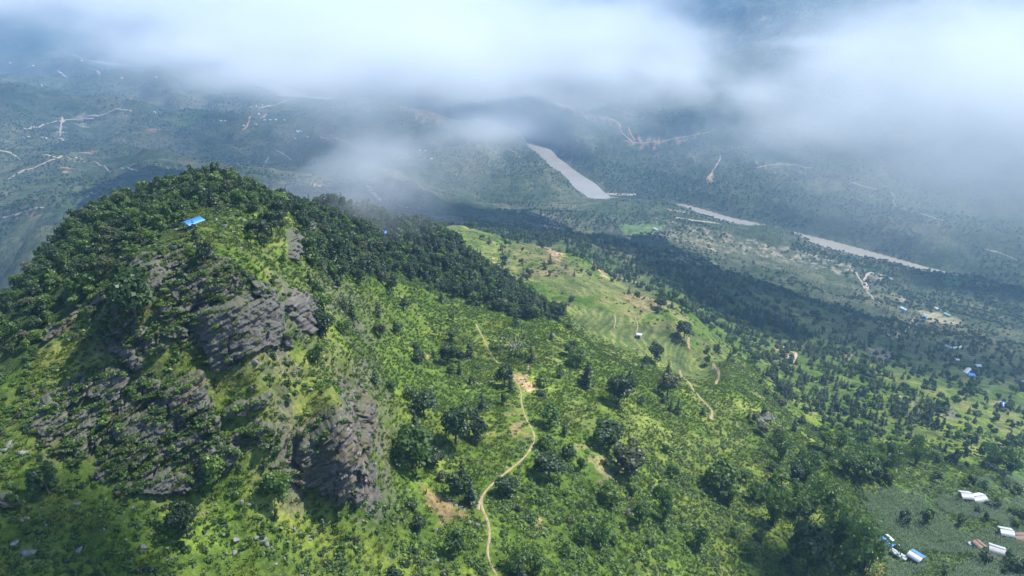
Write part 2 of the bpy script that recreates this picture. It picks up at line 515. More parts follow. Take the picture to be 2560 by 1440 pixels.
def PATCHES(w1, w2, w3):
    return [
        # sunny shelf beyond the dark ridge, brownish top, green terraces
        ([(1100, 550), (1250, 590), (1420, 640), (1640, 740), (1760, 820), (1900, 960), (1940, 1030), (1860, 960), (1700, 900), (1420, 800), (1250, 680)], OLIVE, 0.85, 380, 800, w3),
        ([(1240, 600), (1400, 620), (1440, 690), (1330, 690)], (0.17, 0.135, 0.075), 0.6, 400, 800, w3),
        ([(1500, 700), (1640, 720), (1720, 790), (1620, 790)], (0.20, 0.15, 0.085), 0.6, 350, 800, w3),
        (TERR, (0.075, 0.112, 0.03), 0.85, 200, 800, None), (TERR2, (0.075, 0.11, 0.03), 0.85, 200, 800, None), ([(1310, 690), (1420, 690), (1560, 705), (1600, 735), (1420, 740)], (0.105, 0.13, 0.042), 0.8, 350, 800, None),
        # sunny grass round the path and along the spur
        ([(1420, 800), (1700, 930), (1930, 1030), (1900, 1120), (1700, 1120), (1480, 1100), (1340, 1000), (1330, 900)], SUNNY, 0.75, 180, 600, w3),
        ([(1330, 900), (1500, 940), (1500, 1010), (1330, 990)], LIME, 0.6, 180, 600, w3),
        # forest floor
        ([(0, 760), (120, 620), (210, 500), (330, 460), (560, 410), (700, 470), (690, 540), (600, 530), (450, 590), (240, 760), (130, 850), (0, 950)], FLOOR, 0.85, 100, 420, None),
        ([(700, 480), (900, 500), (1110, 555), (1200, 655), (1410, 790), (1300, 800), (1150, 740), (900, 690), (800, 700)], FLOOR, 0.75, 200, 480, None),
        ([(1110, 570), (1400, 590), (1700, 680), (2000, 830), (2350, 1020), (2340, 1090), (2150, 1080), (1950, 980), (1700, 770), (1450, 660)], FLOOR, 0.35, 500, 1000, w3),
        ([(0, 1000), (200, 760), (450, 580), (700, 560), (800, 780), (930, 1000), (930, 1250), (0, 1440)], (0.11, 0.118, 0.045), 0.5, 100, 300, w3),
        # rock and thin scrub between the crags
        ([(60, 1060), (200, 900), (320, 640), (440, 600), (560, 620), (700, 720), (720, 880), (900, 960), (920, 1230), (760, 1220), (500, 1200), (280, 1220), (120, 1160)], (0.075, 0.078, 0.05), 0.75, 100, 260, w2),
        ([(180, 1000), (420, 900), (520, 1020), (480, 1180), (280, 1220), (160, 1130)], (0.05, 0.065, 0.03), 0.6, 100, 260, w3),
        # bare soil
        ([(1275, 925), (1300, 935), (1330, 940), (1345, 965), (1325, 985), (1305, 1000), (1290, 975)], TAN, 0.8, 150, 400, w1),
        ([(1000, 1180), (1060, 1210), (1110, 1240), (1180, 1290), (1120, 1300), (1070, 1350), (1050, 1330), (1080, 1280)], (0.21, 0.14, 0.085), 0.75, 120, 400, w1),
        ([(1270, 1000), (1310, 1040), (1330, 1090), (1300, 1110), (1260, 1060)], (0.23, 0.15, 0.1), 0.6, 120, 400, w1),
        ([(1440, 1110), (1560, 1130), (1590, 1170), (1500, 1210), (1430, 1200)], (0.24, 0.19, 0.12), 0.6, 120, 400, w1),
        ([(1330, 580), (1350, 565), (1390, 552), (1412, 565), (1400, 580)], TAN, 1.0, 600, 1900, w1),
        ([(1230, 640), (1255, 640), (1250, 690), (1235, 690)], TAN, 0.9, 300, 800, w1), ([(1345, 610), (1420, 640), (1400, 655)], TAN, 0.8, 400, 900, w1),
        ([(1480, 655), (1560, 690), (1620, 720), (1500, 690)], TAN, 0.6, 400, 900, w1), ([(1930, 850), (1990, 880), (1985, 920), (1940, 895)], TAN, 0.9, 400, 1100, w1),
        ([(2080, 860), (2140, 890), (2120, 900)], TAN, 0.8, 500, 1100, w1), ([(2230, 975), (2262, 980), (2255, 995), (2238, 992)], TAN, 1, 400, 900, w1),
        ([(2250, 830), (2250, 850), (2200, 840)], STONE, 0.7, 600, 1400, w1), ([(2170, 870), (2230, 880), (2210, 905), (2180, 895)], STONE, 0.6, 600, 1300, w1),
        ([(2270, 1000), (2330, 1000), (2385, 1045), (2330, 1050), (2290, 1030)], (0.27, 0.235, 0.17), 0.6, 350, 800, w1),
        ([(2290, 775), (2340, 780), (2400, 800), (2395, 812), (2320, 805)], (0.25, 0.23, 0.15), 0.9, 800, 1600, None),
        ([(2420, 705), (2490, 710), (2470, 722), (2440, 720)], TAN, 0.5, 900, 2100, None), ([(2360, 705), (2400, 712), (2380, 718)], (0.2, 0.2, 0.12), 0.9, 900, 2100, None),
        ([(2220, 730), (2270, 745), (2260, 755)], (0.2, 0.19, 0.12), 0.9, 900, 1800, None), ([(2380, 690), (2440, 700), (2400, 720), (2340, 700)], (0.07, 0.13, 0.05), 0.9, 900, 2100, None),
        ([(1880, 605), (2000, 620), (2120, 660), (2210, 700), (2150, 700), (2000, 660), (1900, 640)], STONE, 0.5, 900, 2000, w2),
        ([(1640, 545), (1900, 600), (1960, 640), (1780, 630), (1640, 590)], STONE, 0.4, 900, 2000, w2), ([(1620, 610), (1780, 650), (1800, 670), (1680, 650)], STONE, 0.4, 800, 2000, w2),
        ([(1560, 590), (1580, 588), (1575, 600)], TAN, 1, 700, 2000, None),
        ([(1545, 560), (1660, 560), (1650, 585), (1560, 590)], (0.10, 0.16, 0.06), 0.8, 900, 2100, None),
        # close woods on the far bank
        ([(1500, 400), (1700, 440), (2000, 480), (2560, 560), (2560, 800), (2300, 690), (1980, 590), (1700, 520), (1520, 500)], (0.034, 0.052, 0.027), 0.7, 1400, 2600, w3),
        # scars on the far hills
        ([(148, 292), (168, 290), (160, 330), (155, 352), (146, 345)], STONE, 0.9, 1200, 4500, w1), ([(200, 285), (218, 285), (212, 320), (192, 335)], STONE, 0.7, 1200, 4500, w1),
        ([(60, 250), (110, 265), (90, 280)], PINK, 0.5, 1200, 4500, w1), ([(150, 415), (175, 420), (160, 435)], PINK, 0.8, 1000, 3500, w1), ([(205, 375), (245, 378), (215, 390)], PINK, 0.9, 1000, 3500, w1),
        ([(0, 530), (60, 520), (100, 545), (40, 545)], PINK, 0.4, 700, 3000, w1), ([(360, 318), (400, 325), (370, 335)], PINK, 0.5, 1500, 4500, w1),
        ([(770, 455), (800, 460), (825, 480), (790, 478)], TAN, 0.8, 900, 3000, w1), ([(800, 485), (840, 488), (830, 495)], TAN, 0.8, 700, 3000, w1),
        ([(880, 245), (940, 250), (900, 262)], PINK, 0.5, 1500, 5000, w1), ([(1030, 270), (1120, 290), (1100, 310), (1040, 300)], PINK, 0.5, 1500, 5000, w1),
        ([(1380, 255), (1460, 280), (1540, 298), (1530, 312), (1440, 292)], PINK, 0.7, 1500, 4000, w1),
        ([(1560, 320), (1590, 345), (1720, 345), (1760, 335), (1700, 362), (1610, 372), (1570, 360)], PINK, 0.65, 1500, 4000, w1),
        ([(1640, 360), (1650, 400), (1630, 380)], PINK, 0.4, 1500, 4000, w1), ([(1880, 400), (2020, 415), (1990, 440), (1900, 430)], STONE, 0.35, 1400, 4000, w1),
        ([(1765, 440), (1785, 435), (1778, 455), (1765, 455)], TAN, 0.8, 1400, 4000, None),
        ([(0, 725), (12, 728), (10, 742), (0, 742)], TAN, 0.9, 500, 3000, None),
        # crops and pasture on the right
        ([(2150, 1230), (2560, 1180), (2560, 1440), (2230, 1440), (2180, 1330)], (0.055, 0.10, 0.036), 0.8, 200, 600, None),
        ([(2130, 1200), (2230, 1190), (2270, 1215), (2330, 1240), (2290, 1270), (2180, 1250)], (0.14, 0.17, 0.05), 0.7, 200, 600, w3),
        ([(1960, 1040), (2100, 1080), (2080, 1110), (1990, 1090)], LIME, 0.7, 200, 700, w3), ([(2180, 1375), (2200, 1400), (2215, 1440), (2170, 1440), (2160, 1400)], TAN, 0.55, 150, 500, w1),
        ([(2000, 1310), (2060, 1345), (2050, 1370), (1990, 1335)], (0.24, 0.19, 0.11), 0.6, 150, 500, w1), ([(2445, 950), (2500, 960), (2470, 985)], (0.09, 0.15, 0.05), 0.8, 500, 1500, None), ([(2535, 970), (2560, 975), (2560, 1000)], LIME, 0.9, 500, 1500, None),
        ([(2460, 1000), (2500, 1003), (2515, 1018), (2470, 1020)], (0.25, 0.21, 0.13), 0.6, 400, 1500, w1),
    ]


MAINPATH = [(1190, 810), (1212, 855), (1232, 895), (1262, 925), (1288, 950), (1303, 975), (1302, 1005), (1314, 1048), (1335, 1080), (1336, 1105), (1312, 1145), (1262, 1183), (1226, 1214), (1204, 1240), (1204, 1270), (1221, 1303), (1225, 1340), (1217, 1380), (1228, 1415), (1246, 1445), (1262, 1480)]
_mp = at([a[0] for a in MAINPATH], [a[1] for a in MAINPATH])[:, :2]
_gs = GZ.copy()
for _ in range(40):
    _gp = np.pad(_gs, 1, 'edge'); _gs = 0.25 * (_gp[:-2, 1:-1] + _gp[2:, 1:-1] + _gp[1:-1, :-2] + _gp[1:-1, 2:])
_near = (np.abs(_mx) < 120) & (_my > 60) & (_my < 380)
_k = np.zeros_like(GZ)
_k[_near] = 1 - smooth(3.0, 10.0, seg_dist(_mx[_near], _my[_near], list(map(tuple, _mp))))
GZ[:] = GZ * (1 - _k) + _gs * _k
gv = np.stack([_mx.ravel(), _my.ravel(), GZ.ravel()], -1)
ny, nx = GZ.shape
_idx = np.arange(nx * ny).reshape(ny, nx)
gf = np.stack([_idx[:-1, :-1], _idx[:-1, 1:], _idx[1:, 1:], _idx[1:, :-1]], -1).reshape(-1, 4)
gme = mesh_np('ground', gv, gf, True)
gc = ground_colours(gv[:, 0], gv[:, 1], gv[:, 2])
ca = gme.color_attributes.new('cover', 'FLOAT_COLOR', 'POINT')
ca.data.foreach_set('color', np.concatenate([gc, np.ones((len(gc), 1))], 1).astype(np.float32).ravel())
g = NT('ground_cover')
at_ = g.n('Attribute', attribute_name='cover').outputs['Color']
p_ = g.pos()
na = g.noise(p_, 0.9, 5, 0.65); nb = g.noise(p_, 0.11, 5, 0.65); nc = g.noise(p_, 0.028, 5, 0.7)
geo_ = g.n('NewGeometry')
sepn = g.n('SeparateXYZ', Vector=geo_.outputs['Normal'])
steep = g.n('MapRange', Value=sepn.outputs['Z'], From_Min=0.62, From_Max=0.42).outputs[0]
steep = g.math('MULTIPLY', steep, g.math('GREATER_THAN', nb, 0.45), clamp=True)
rockc = g.ramp(na, [(0.3, (0.05, 0.048, 0.047)), (0.55, (0.12, 0.108, 0.095)), (0.75, (0.2, 0.165, 0.125))])
vcol = g.mix(1.0, at_, g.ramp(na, [(0.28, (0.5, 0.52, 0.5)), (0.5, (1, 1, 1)), (0.72, (1.55, 1.45, 1.3))]), 'MULTIPLY')
vcol = g.mix(1.0, vcol, g.ramp(nb, [(0.3, (0.62, 0.66, 0.62)), (0.5, (1, 1, 1)), (0.7, (1.4, 1.3, 1.15))]), 'MULTIPLY')
vcol = g.mix(1.0, vcol, g.ramp(nc, [(0.3, (0.75, 0.8, 0.8)), (0.5, (1, 1, 1)), (0.7, (1.3, 1.25, 1.2))]), 'MULTIPLY')
vcol = g.mix(1.0, vcol, g.ramp(g.noise(p_, 0.06, 6, 0.75), [(0.35, (0.55, 0.6, 0.62)), (0.5, (1, 1, 1)), (0.68, (1.5, 1.4, 1.3))]), 'MULTIPLY')
vcol = g.mix(steep, vcol, rockc)
g.surf(vcol, 0.95, g.math('ADD', na, g.math('MULTIPLY', nb, 3.0)), 0.6, 0.8, spec=0.1)
ground = link('ground', gme, g.m, kind='structure', label='steep green hillsides falling to a brown river valley')

# ------------------------------------------------------------------ river
rp = np.array(RIVER, float)


def resample(pts, step):
    pts = np.asarray(pts, float)
    seg = np.linalg.norm(np.diff(pts, axis=0), axis=1)
    t = np.concatenate([[0], np.cumsum(seg)])
    n = max(2, int(t[-1] / step) + 1)
    s = np.linspace(0, t[-1], n)
    return np.stack([np.interp(s, t, pts[:, k]) for k in range(pts.shape[1])], -1)


def chaikin(p, n=2):
    p = np.asarray(p, float)
    for _ in range(n):
        q = 0.75 * p[:-1] + 0.25 * p[1:]; r_ = 0.25 * p[:-1] + 0.75 * p[1:]
        p = np.concatenate([p[:1], np.stack([q, r_], 1).reshape(-1, p.shape[1]), p[-1:]])
    return p


rr = resample(rp, 40)
tg = np.gradient(rr, axis=0); tg /= np.linalg.norm(tg, axis=1, keepdims=True)
nn_ = np.stack([-tg[:, 1], tg[:, 0]], -1)
rv = []
for k in np.linspace(-1, 1, 5):
    q = rr + nn_ * k * RW * 2.6
    rv.append(np.concatenate([q, np.zeros((len(q), 1))], 1))
rv = np.stack(rv, 1).reshape(-1, 3)
i0 = (np.arange(len(rr) - 1)[:, None] * 5 + np.arange(4)[None]).ravel()
rme = mesh_np('river', rv, np.stack([i0, i0 + 5, i0 + 6, i0 + 1], -1), True)
w = NT('muddy_water')
wnz = w.noise(w.pos(), 0.012, 4, 0.6)
w.surf(w.ramp(wnz, [(0.3, (0.24, 0.21, 0.16)), (0.7, (0.31, 0.27, 0.205))]), 0.22, w.noise(w.pos(), 0.25, 3), 0.12, 0.3, spec=0.5)
river = link('river', rme, w.m, kind='structure', label='wide brown muddy river winding along the valley floor')

# ------------------------------------------------------------------ haze and clouds
HAZE = 0.000155


def box_mesh(name, a, b):
    x0, y0, z0 = a; x1, y1, z1 = b
    v = [(x, y, z) for z in (z0, z1) for y in (y0, y1) for x in (x0, x1)]
    f = [(0, 2, 3, 1), (4, 5, 7, 6), (0, 1, 5, 4), (2, 6, 7, 3), (0, 4, 6, 2), (1, 3, 7, 5)]
    return mesh_np(name, v, np.array(f))


h = NT('haze_air')
pv = h.n('VolumePrincipled', Density=HAZE, Anisotropy=0.25)
pv.inputs['Color'].default_value = (0.36, 0.62, 0.97, 1)
h.link(pv.outputs[0], h.out.inputs['Volume'])
link('haze', box_mesh('haze', (GX[0] - 60, GY[0] - 60, -8), (GX[-1] + 60, GY[-1] + 60, 1350)), h.m, kind='stuff')


def cloud(pos, rad, rz, dens, cover=0.5, scale=0.006, soft=1.0, seed=0.0, step=0.5, label=None):
    """a soft-edged bank of mist: an egg-shaped body of air whose density thins out in wisps towards its rim"""
    c = NT('cloud_mist')
    tc = c.n('TexCoord').outputs['Object']
    ln = c.n('VectorMath', operation='LENGTH'); c.link(tc, ln.inputs[0])
    fall = c.math('SUBTRACT', 1.0, ln.outputs['Value'], clamp=True)
    off = c.n('VectorMath', operation='ADD'); c.link(c.pos(), off.inputs[0]); off.inputs[1].default_value = (seed * 531, seed * 277, seed * 113)
    sq = c.n('VectorMath', operation='MULTIPLY'); c.link(off.outputs[0], sq.inputs[0]); sq.inputs[1].default_value = (1, 1, 1.6)
    nz = c.noise(sq.outputs[0], scale, 5, 0.6)
    # density = falloff + noise - threshold
    t = c.math('MULTIPLY', fall, 1.45 * soft)
    t = c.math('ADD', t, c.math('MULTIPLY', nz, 4.8))
    t = c.math('SUBTRACT', t, 3.4 - cover, clamp=False)
    t = c.math('MULTIPLY', t, fall)
    t = c.math('MAXIMUM', t, 0.0)
    t = c.math('MULTIPLY', t, dens)
    vol = c.n('VolumePrincipled', Anisotropy=0.1)
    vol.inputs['Color'].default_value = (0.845, 0.878, 0.905, 1)
    c.link(t, vol.inputs['Density'])
    c.link(vol.outputs[0], c.out.inputs['Volume'])
    c.m.cycles.volume_step_rate = step
    bm = bmesh.new()
    bmesh.ops.create_icosphere(bm, subdivisions=3, radius=1.02)
    me = bpy.data.meshes.new('cloud'); bm.to_mesh(me); bm.free()
    p = pos
    o = link('cloud', me, c.m, kind='stuff', label=label, loc=tuple(p))
    o.scale = rad; o.rotation_euler = (0, 0, R(rz))
    return o


CLOUDS = [
    # u, v, d, radii, turn, density, cover
    (900, 50, 2100, (900, 1000, 135), 0, 0.0090, 1.05, 0),
    (60, -30, 2700, (950, 800, 120), 0, 0.0060, 0.85, 1),
    (1100, 165, 1250, (470, 330, 118), 0, 0.0090, 1.0, 9),
    (1560, 90, 1450, (290, 380, 120), 0, 0.0070, 0.98, 2),
    (2570, 190, 1080, (330, 390, 160), 25, 0.0098, 1.03, 3),
    (2050, 310, 1250, (430, 230, 75), 24, 0.0036, 0.86, 4),
    (1350, 300, 1300, (380, 240, 60), 0, 0.0038, 0.88, 5),
    (970, 390, 1000, (210, 150, 72), 0, 0.0066, 0.90, 6),
    (890, 500, 400, (66, 60, 26), 0, 0.0100, 0.97, 7),
    (1880, 250, 1000, (160, 100, 44), 25, 0.0095, 0.92, 21),
    (1660, 190, 1050, (150, 120, 50), 0, 0.0140, 0.95, 22),
    (700, 190, 1250, (190, 140, 50), 0, 0.0120, 0.92, 23),
    (480, 120, 1500, (200, 160, 45), 0, 0.0110, 0.90, 24),
    (2170, 190, 900, (110, 110, 55), 20, 0.0090, 0.92, 25),
    (2000, 105, 1300, (110, 80, 16), 0, 0.0060, 0.90, 26),
    (1250, 330, 1050, (170, 120, 34), 0, 0.0085, 0.86, 27),
    (2440, 430, 980, (300, 220, 95), 0, 0.0045, 0.9, 8),
]
for (cu, cv, cd, cr, ct, cden, ccov, cs) in CLOUDS:
    cloud(pix_ray(cu, cv) * cd + np.array([0, 0, CAMZ]), cr, ct, cden, ccov, scale=0.0048 if cr[0] > 240 else (0.0115 if cr[0] > 100 else 0.02), seed=cs, step=0.22 if cr[0] > 500 else 0.4)
# scraps of cloud drifting above the camera; their shadows lie on the slopes
for (sx, sy, sz_, top_, cr, ct, cden, cs) in [
    (-72, 96, 505, 700, (42, 23, 16), -20, 0.20, 11), (92, 176, 420, 690, (44, 22, 16), 20, 0.18, 12), (860, 1150, 20, 770, (270, 66, 34), -25, 0.06, 13), (195, 305, 360, 710, (60, 16, 14), -28, 0.12, 14)]:
    k_ = (top_ - sz_) / sdir.z
    cloud((sx + sdir.x * k_, sy + sdir.y * k_, top_), cr, ct, cden, 1.35, scale=0.03 if cr[0] < 100 else 0.008, seed=cs)
print('setting', time.time() - T0)

# ------------------------------------------------------------------ plants: leaf clumps spread through a crown
prng = np.random.default_rng(23)


def leaf_quads(c, nrm, size, aspect=1.0, rg=None, bend=None):
    """one small leaf-clump face per centre, facing nrm"""
    rg = rg or prng
    c = np.asarray(c, float); nrm = np.asarray(nrm, float)
    nrm = nrm / (np.linalg.norm(nrm, axis=1, keepdims=True) + 1e-9)
    a = rg.normal(size=c.shape)
    t = np.cross(nrm, a); t /= (np.linalg.norm(t, axis=1, keepdims=True) + 1e-9)
    b = np.cross(nrm, t)
    size = np.broadcast_to(np.asarray(size, float), (len(c),))[:, None]
    t = t * size * 0.5 * aspect; b = b * size * 0.5
    jig = lambda: 1 + rg.uniform(-0.35, 0.35, (len(c), 1))
    v = np.stack([c - t * jig() - b * jig(), c + t * jig() - b * jig() * 0.7, c + t * jig() * 0.8 + b * jig(), c - t * jig() * 0.7 + b * jig()], 1).reshape(-1, 3)
    f = np.arange(len(v)).reshape(-1, 4)
    return v, f


def tube(pts, radii, n=6):
    """tapered limb along a line of points"""
    pts = np.asarray(pts, float)
    d = np.gradient(pts, axis=0); d /= np.linalg.norm(d, axis=1, keepdims=True)
    ref = np.where(np.abs(d[:, 2:3]) > 0.9, np.array([[1.0, 0, 0]]), np.array([[0, 0, 1.0]]))
    s = np.cross(d, ref); s /= np.linalg.norm(s, axis=1, keepdims=True); t = np.cross(d, s)
    an = np.arange(n) * 2 * math.pi / n
    v = pts[:, None] + np.asarray(radii)[:, None, None] * (np.cos(an)[None, :, None] * s[:, None] + np.sin(an)[None, :, None] * t[:, None])
    v = v.reshape(-1, 3)
    f = []
    for i in range(len(pts) - 1):
        for k in range(n):
            f.append((i * n + k, i * n + (k + 1) % n, (i + 1) * n + (k + 1) % n, (i + 1) * n + k))
    return v, np.array(f)


def merge(parts):
    vs, fs, o = [], [], 0
    for v, f in parts:
        vs.append(v); fs.append(f + o); o += len(v)
    return np.concatenate(vs), np.concatenate(fs)


def ball(n, rg):
    p = rg.normal(size=(n, 3)); return p / np.linalg.norm(p, axis=1, keepdims=True)


def crown_shape(rg, lobes, per, size, flat=0.8):
    """leaf clumps on the outer half of a handful of uneven lobes; the first lobe is the middle"""
    cs, ns = [], []
    for (lc, lr) in lobes:
        k = max(8, int(per * lr * lr))
        d = ball(k, rg); d[:, 2] = np.where(d[:, 2] < -0.5, -d[:, 2], d[:, 2])
        rr_ = lr * rg.uniform(0.62, 1.08, k) ** 0.7
        p = np.asarray(lc) + d * rr_[:, None] * np.array([1, 1, flat])
        cs.append(p); ns.append(d + rg.normal(size=d.shape) * 0.55 + np.array([0, 0, 0.35]))
    c = np.concatenate(cs); n = np.concatenate(ns)
    return leaf_quads(c, n, size * rg.uniform(0.6, 1.35, len(c)), rg=rg)


def broadleaf(seed, h=7.0, spread=2.6, per=46, size=0.47, nl=9):
    rg = np.random.default_rng(seed)
    lobes = [((0, 0, h * 0.6), spread * 0.75)]
    for k in range(nl):
        a = rg.uniform(0, 6.28); q = spread * rg.uniform(0.35, 0.75)
        lobes.append(((math.cos(a) * q, math.sin(a) * q, h * rg.uniform(0.3, 0.86)), spread * rg.uniform(0.3, 0.52)))
    crown = crown_shape(rg, lobes, per, size)
    parts = [tube([(0, 0, -0.8), (0.05, 0, h * 0.25), (0.1 * rg.normal(), 0.1 * rg.normal(), h * 0.55)], [0.22, 0.16, 0.09])]
    for (lc, lr) in lobes[1:6]:
        parts.append(tube([(0.03, 0, h * 0.28), (lc[0] * 0.5, lc[1] * 0.5, lc[2] * 0.75), lc], [0.09, 0.06, 0.03], 5))
    return crown, merge(parts)


def pine(seed, h=9.0, w=1.9, tiers=10, per=11):
    rg = np.random.default_rng(seed)
    cs, ns, sz = [], [], []
    for t in range(tiers):
        f = t / (tiers - 1)
        z = h * (0.16 + 0.82 * f); r = w * (1 - f) ** 0.8 * rg.uniform(0.75, 1.15) + 0.18
        k = max(4, int(per * (1 - 0.6 * f)))
        for j in range(k):
            a = rg.uniform(0, 6.28)
            for q in (0.4, 0.75, 1.0):
                rr_ = r * q * rg.uniform(0.8, 1.15)
                cs.append((math.cos(a) * rr_, math.sin(a) * rr_, z - 0.22 * rr_ + rg.normal() * 0.12)); ns.append((math.cos(a) * 0.5, math.sin(a) * 0.5, 1)); sz.append(0.3 + 0.42 * r / w)
    cs = np.array(cs); ns = np.array(ns) + rg.normal(size=cs.shape) * 0.4
    crown = leaf_quads(cs, ns, np.array(sz) * 1.15, 0.75, rg)
    trunk = tube([(0, 0, -0.8), (0, 0, h * 0.4), (0, 0, h * 0.93)], [0.2, 0.13, 0.03])
    return crown, trunk


def bamboo(seed, h=10.0, n=30):
    rg = np.random.default_rng(seed)
    cul, cs, ns, sz = [], [], [], []
    for k in range(n):
        a = rg.uniform(0, 6.28); b = rg.uniform(0, 1.0); lean = rg.uniform(0.12, 0.5); hh = h * rg.uniform(0.7, 1.05)
        s = np.linspace(0, 1, 6)
        rad = b + lean * hh * s ** 2.4
        z = hh * (s - 0.28 * lean * 2 * s ** 3)
        p = np.stack([np.cos(a) * rad, np.sin(a) * rad, z - 0.5 * (s == 0)], -1)
        cul.append(tube(p, 0.06 * (1 - 0.8 * s) + 0.008, 4))
        m = 26
        q = rg.uniform(0.3, 1.0, m)
        pp = np.stack([np.interp(q, s, p[:, i]) for i in range(3)], -1) + rg.normal(size=(m, 3)) * np.array([0.42, 0.42, 0.3])
        cs.append(pp); ns.append(rg.normal(size=(m, 3)) * 0.7 + np.array([math.cos(a), math.sin(a), 0.7])); sz.append(rg.uniform(0.5, 1.0, m))
    crown = leaf_quads(np.concatenate(cs), np.concatenate(ns), np.concatenate(sz), 0.42, rg)
    return crown, merge(cul)


def bush_shape(seed, n=120, size=0.34, flat=0.75):
    rg = np.random.default_rng(seed)
    lobes = [((0, 0, 0.35), 0.62)] + [((math.cos(a) * 0.55, math.sin(a) * 0.55, rg.uniform(0.15, 0.55)), rg.uniform(0.3, 0.5)) for a in rg.uniform(0, 6.28, 5)]
    return crown_shape(rg, lobes, n / 1.6, size, flat)


def tuft_shape(seed, n=26, h=0.7):
    rg = np.random.default_rng(seed)
    vs, fs = [], []
    for k in range(n):
        a = rg.uniform(0, 6.28); b = rg.uniform(0, 0.5); l = h * rg.uniform(0.6, 1.2); w_ = rg.uniform(0.05, 0.12)
        bx, by = math.cos(a) * b, math.sin(a) * b; o = rg.uniform(0.2, 0.6)
        px, py = -math.sin(a) * w_, math.cos(a) * w_
        i = len(vs)
        vs += [(bx - px, by - py, -0.1), (bx + px, by + py, -0.1), (bx + math.cos(a) * o * l * .5 + px * .7, by + math.sin(a) * o * l * .5 + py * .7, l * 0.7), (bx + math.cos(a) * o * l, by + math.sin(a) * o * l, l * 0.85)]
        fs.append((i, i + 1, i + 2, i + 3))
    return np.array(vs), np.array(fs)


def corn_shape(seed):
    rg = np.random.default_rng(seed)
    parts = [tube([(0, 0, -0.1), (0, 0, 1.7)], [0.035, 0.02], 4)]
    vs, fs = [], []
    for k in range(8):
        a = k * 2.4 + rg.uniform(-.4, .4); z = 0.35 + 0.17 * k; l = rg.uniform(0.6, 0.9); px, py = -math.sin(a) * .06, math.cos(a) * .06
        i = len(vs); c_, s_ = math.cos(a), math.sin(a)
        vs += [(px, py, z), (-px, -py, z), (c_ * l * .55 - px, s_ * l * .55 - py, z + .3), (c_ * l * .55 + px, s_ * l * .55 + py, z + .3), (c_ * l, s_ * l, z + .05), (c_ * l * 1.02, s_ * l * 1.02, z + .04)]
        fs += [(i, i + 1, i + 2, i + 3), (i + 3, i + 2, i + 4, i + 5)]
    parts.append((np.array(vs), np.array(fs)))
    return merge(parts)


def leaf_mat(name, c0, c1, var=0.35, trans=0.35):
    """leaves differ a little from plant to plant and from clump to clump"""
    m = NT(name)
    oi = m.n('ObjectInfo')
    nz = m.noise(m.pos(), 1.1, 3, 0.6)
    f = m.math('ADD', m.math('MULTIPLY', oi.outputs['Random'], 0.65), m.math('MULTIPLY', m.math('SUBTRACT', nz, 0.5), 1.1), clamp=False)
    f = m.math('ADD', f, 0.18, clamp=True)
    colr = m.mix(f, c0, c1)
    d = m.n('BsdfDiffuse'); m.link(colr, d.inputs['Color'])
    t = m.n('BsdfTranslucent'); m.link(m.mix(0.5, colr, (c1[0] * 1.2, c1[1] * 1.25, c1[2] * 0.8)), t.inputs['Color'])
    mx = m.n('MixShader'); mx.inputs[0].default_value = trans
    m.link(d.outputs[0], mx.inputs[1]); m.link(t.outputs[0], mx.inputs[2])
    gl = m.n('BsdfGlossy', Roughness=0.5); gl.inputs['Color'].default_value = (0.8, 0.8, 0.8, 1)
    m2 = m.n('MixShader'); m2.inputs[0].default_value = 0.03
    m.link(mx.outputs[0], m2.inputs[1]); m.link(gl.outputs[0], m2.inputs[2])
    m.link(m2.outputs[0], m.out.inputs['Surface'])
    return m.m


M_DARK = leaf_mat('dark_foliage', (0.022, 0.042, 0.016), (0.05, 0.095, 0.026))
M_MID = leaf_mat('green_foliage', (0.035, 0.072, 0.014), (0.085, 0.155, 0.024))
M_LIME = leaf_mat('bright_foliage', (0.075, 0.135, 0.022), (0.135, 0.21, 0.034))
M_PINE = leaf_mat('pine_needles', (0.018, 0.036, 0.016), (0.042, 0.072, 0.028), trans=0.2)
M_BAMBOO = leaf_mat('bamboo_leaves', (0.055, 0.11, 0.022), (0.10, 0.175, 0.032), trans=0.45)
M_GRASS = leaf_mat('grass_blades', (0.085, 0.135, 0.022), (0.175, 0.22, 0.036))
M_CORN = leaf_mat('maize_leaves', (0.045, 0.095, 0.035), (0.075, 0.14, 0.05))
M_FAR = leaf_mat('far_foliage', (0.034, 0.06, 0.026), (0.07, 0.105, 0.042))
M_OLIVE = leaf_mat('dull_foliage', (0.06, 0.075, 0.035), (0.12, 0.13, 0.055))
bk = NT('bark'); bk.surf(bk.ramp(bk.noise(bk.pos(), 4, 3), [(0.3, (0.06, 0.047, 0.036)), (0.7, (0.14, 0.115, 0.09))]), 0.9)
M_BARK = bk.m
pb = NT('pale_bark'); pb.surf(pb.ramp(pb.noise(pb.pos(), 3, 3), [(0.3, (0.17, 0.15, 0.12)), (0.7, (0.30, 0.28, 0.24))]), 0.9)
M_PALEBARK = pb.m


def pack(name, vf, mat, sm=False):
    me = mesh_np(name, vf[0], vf[1], sm); me.materials.append(mat); return me


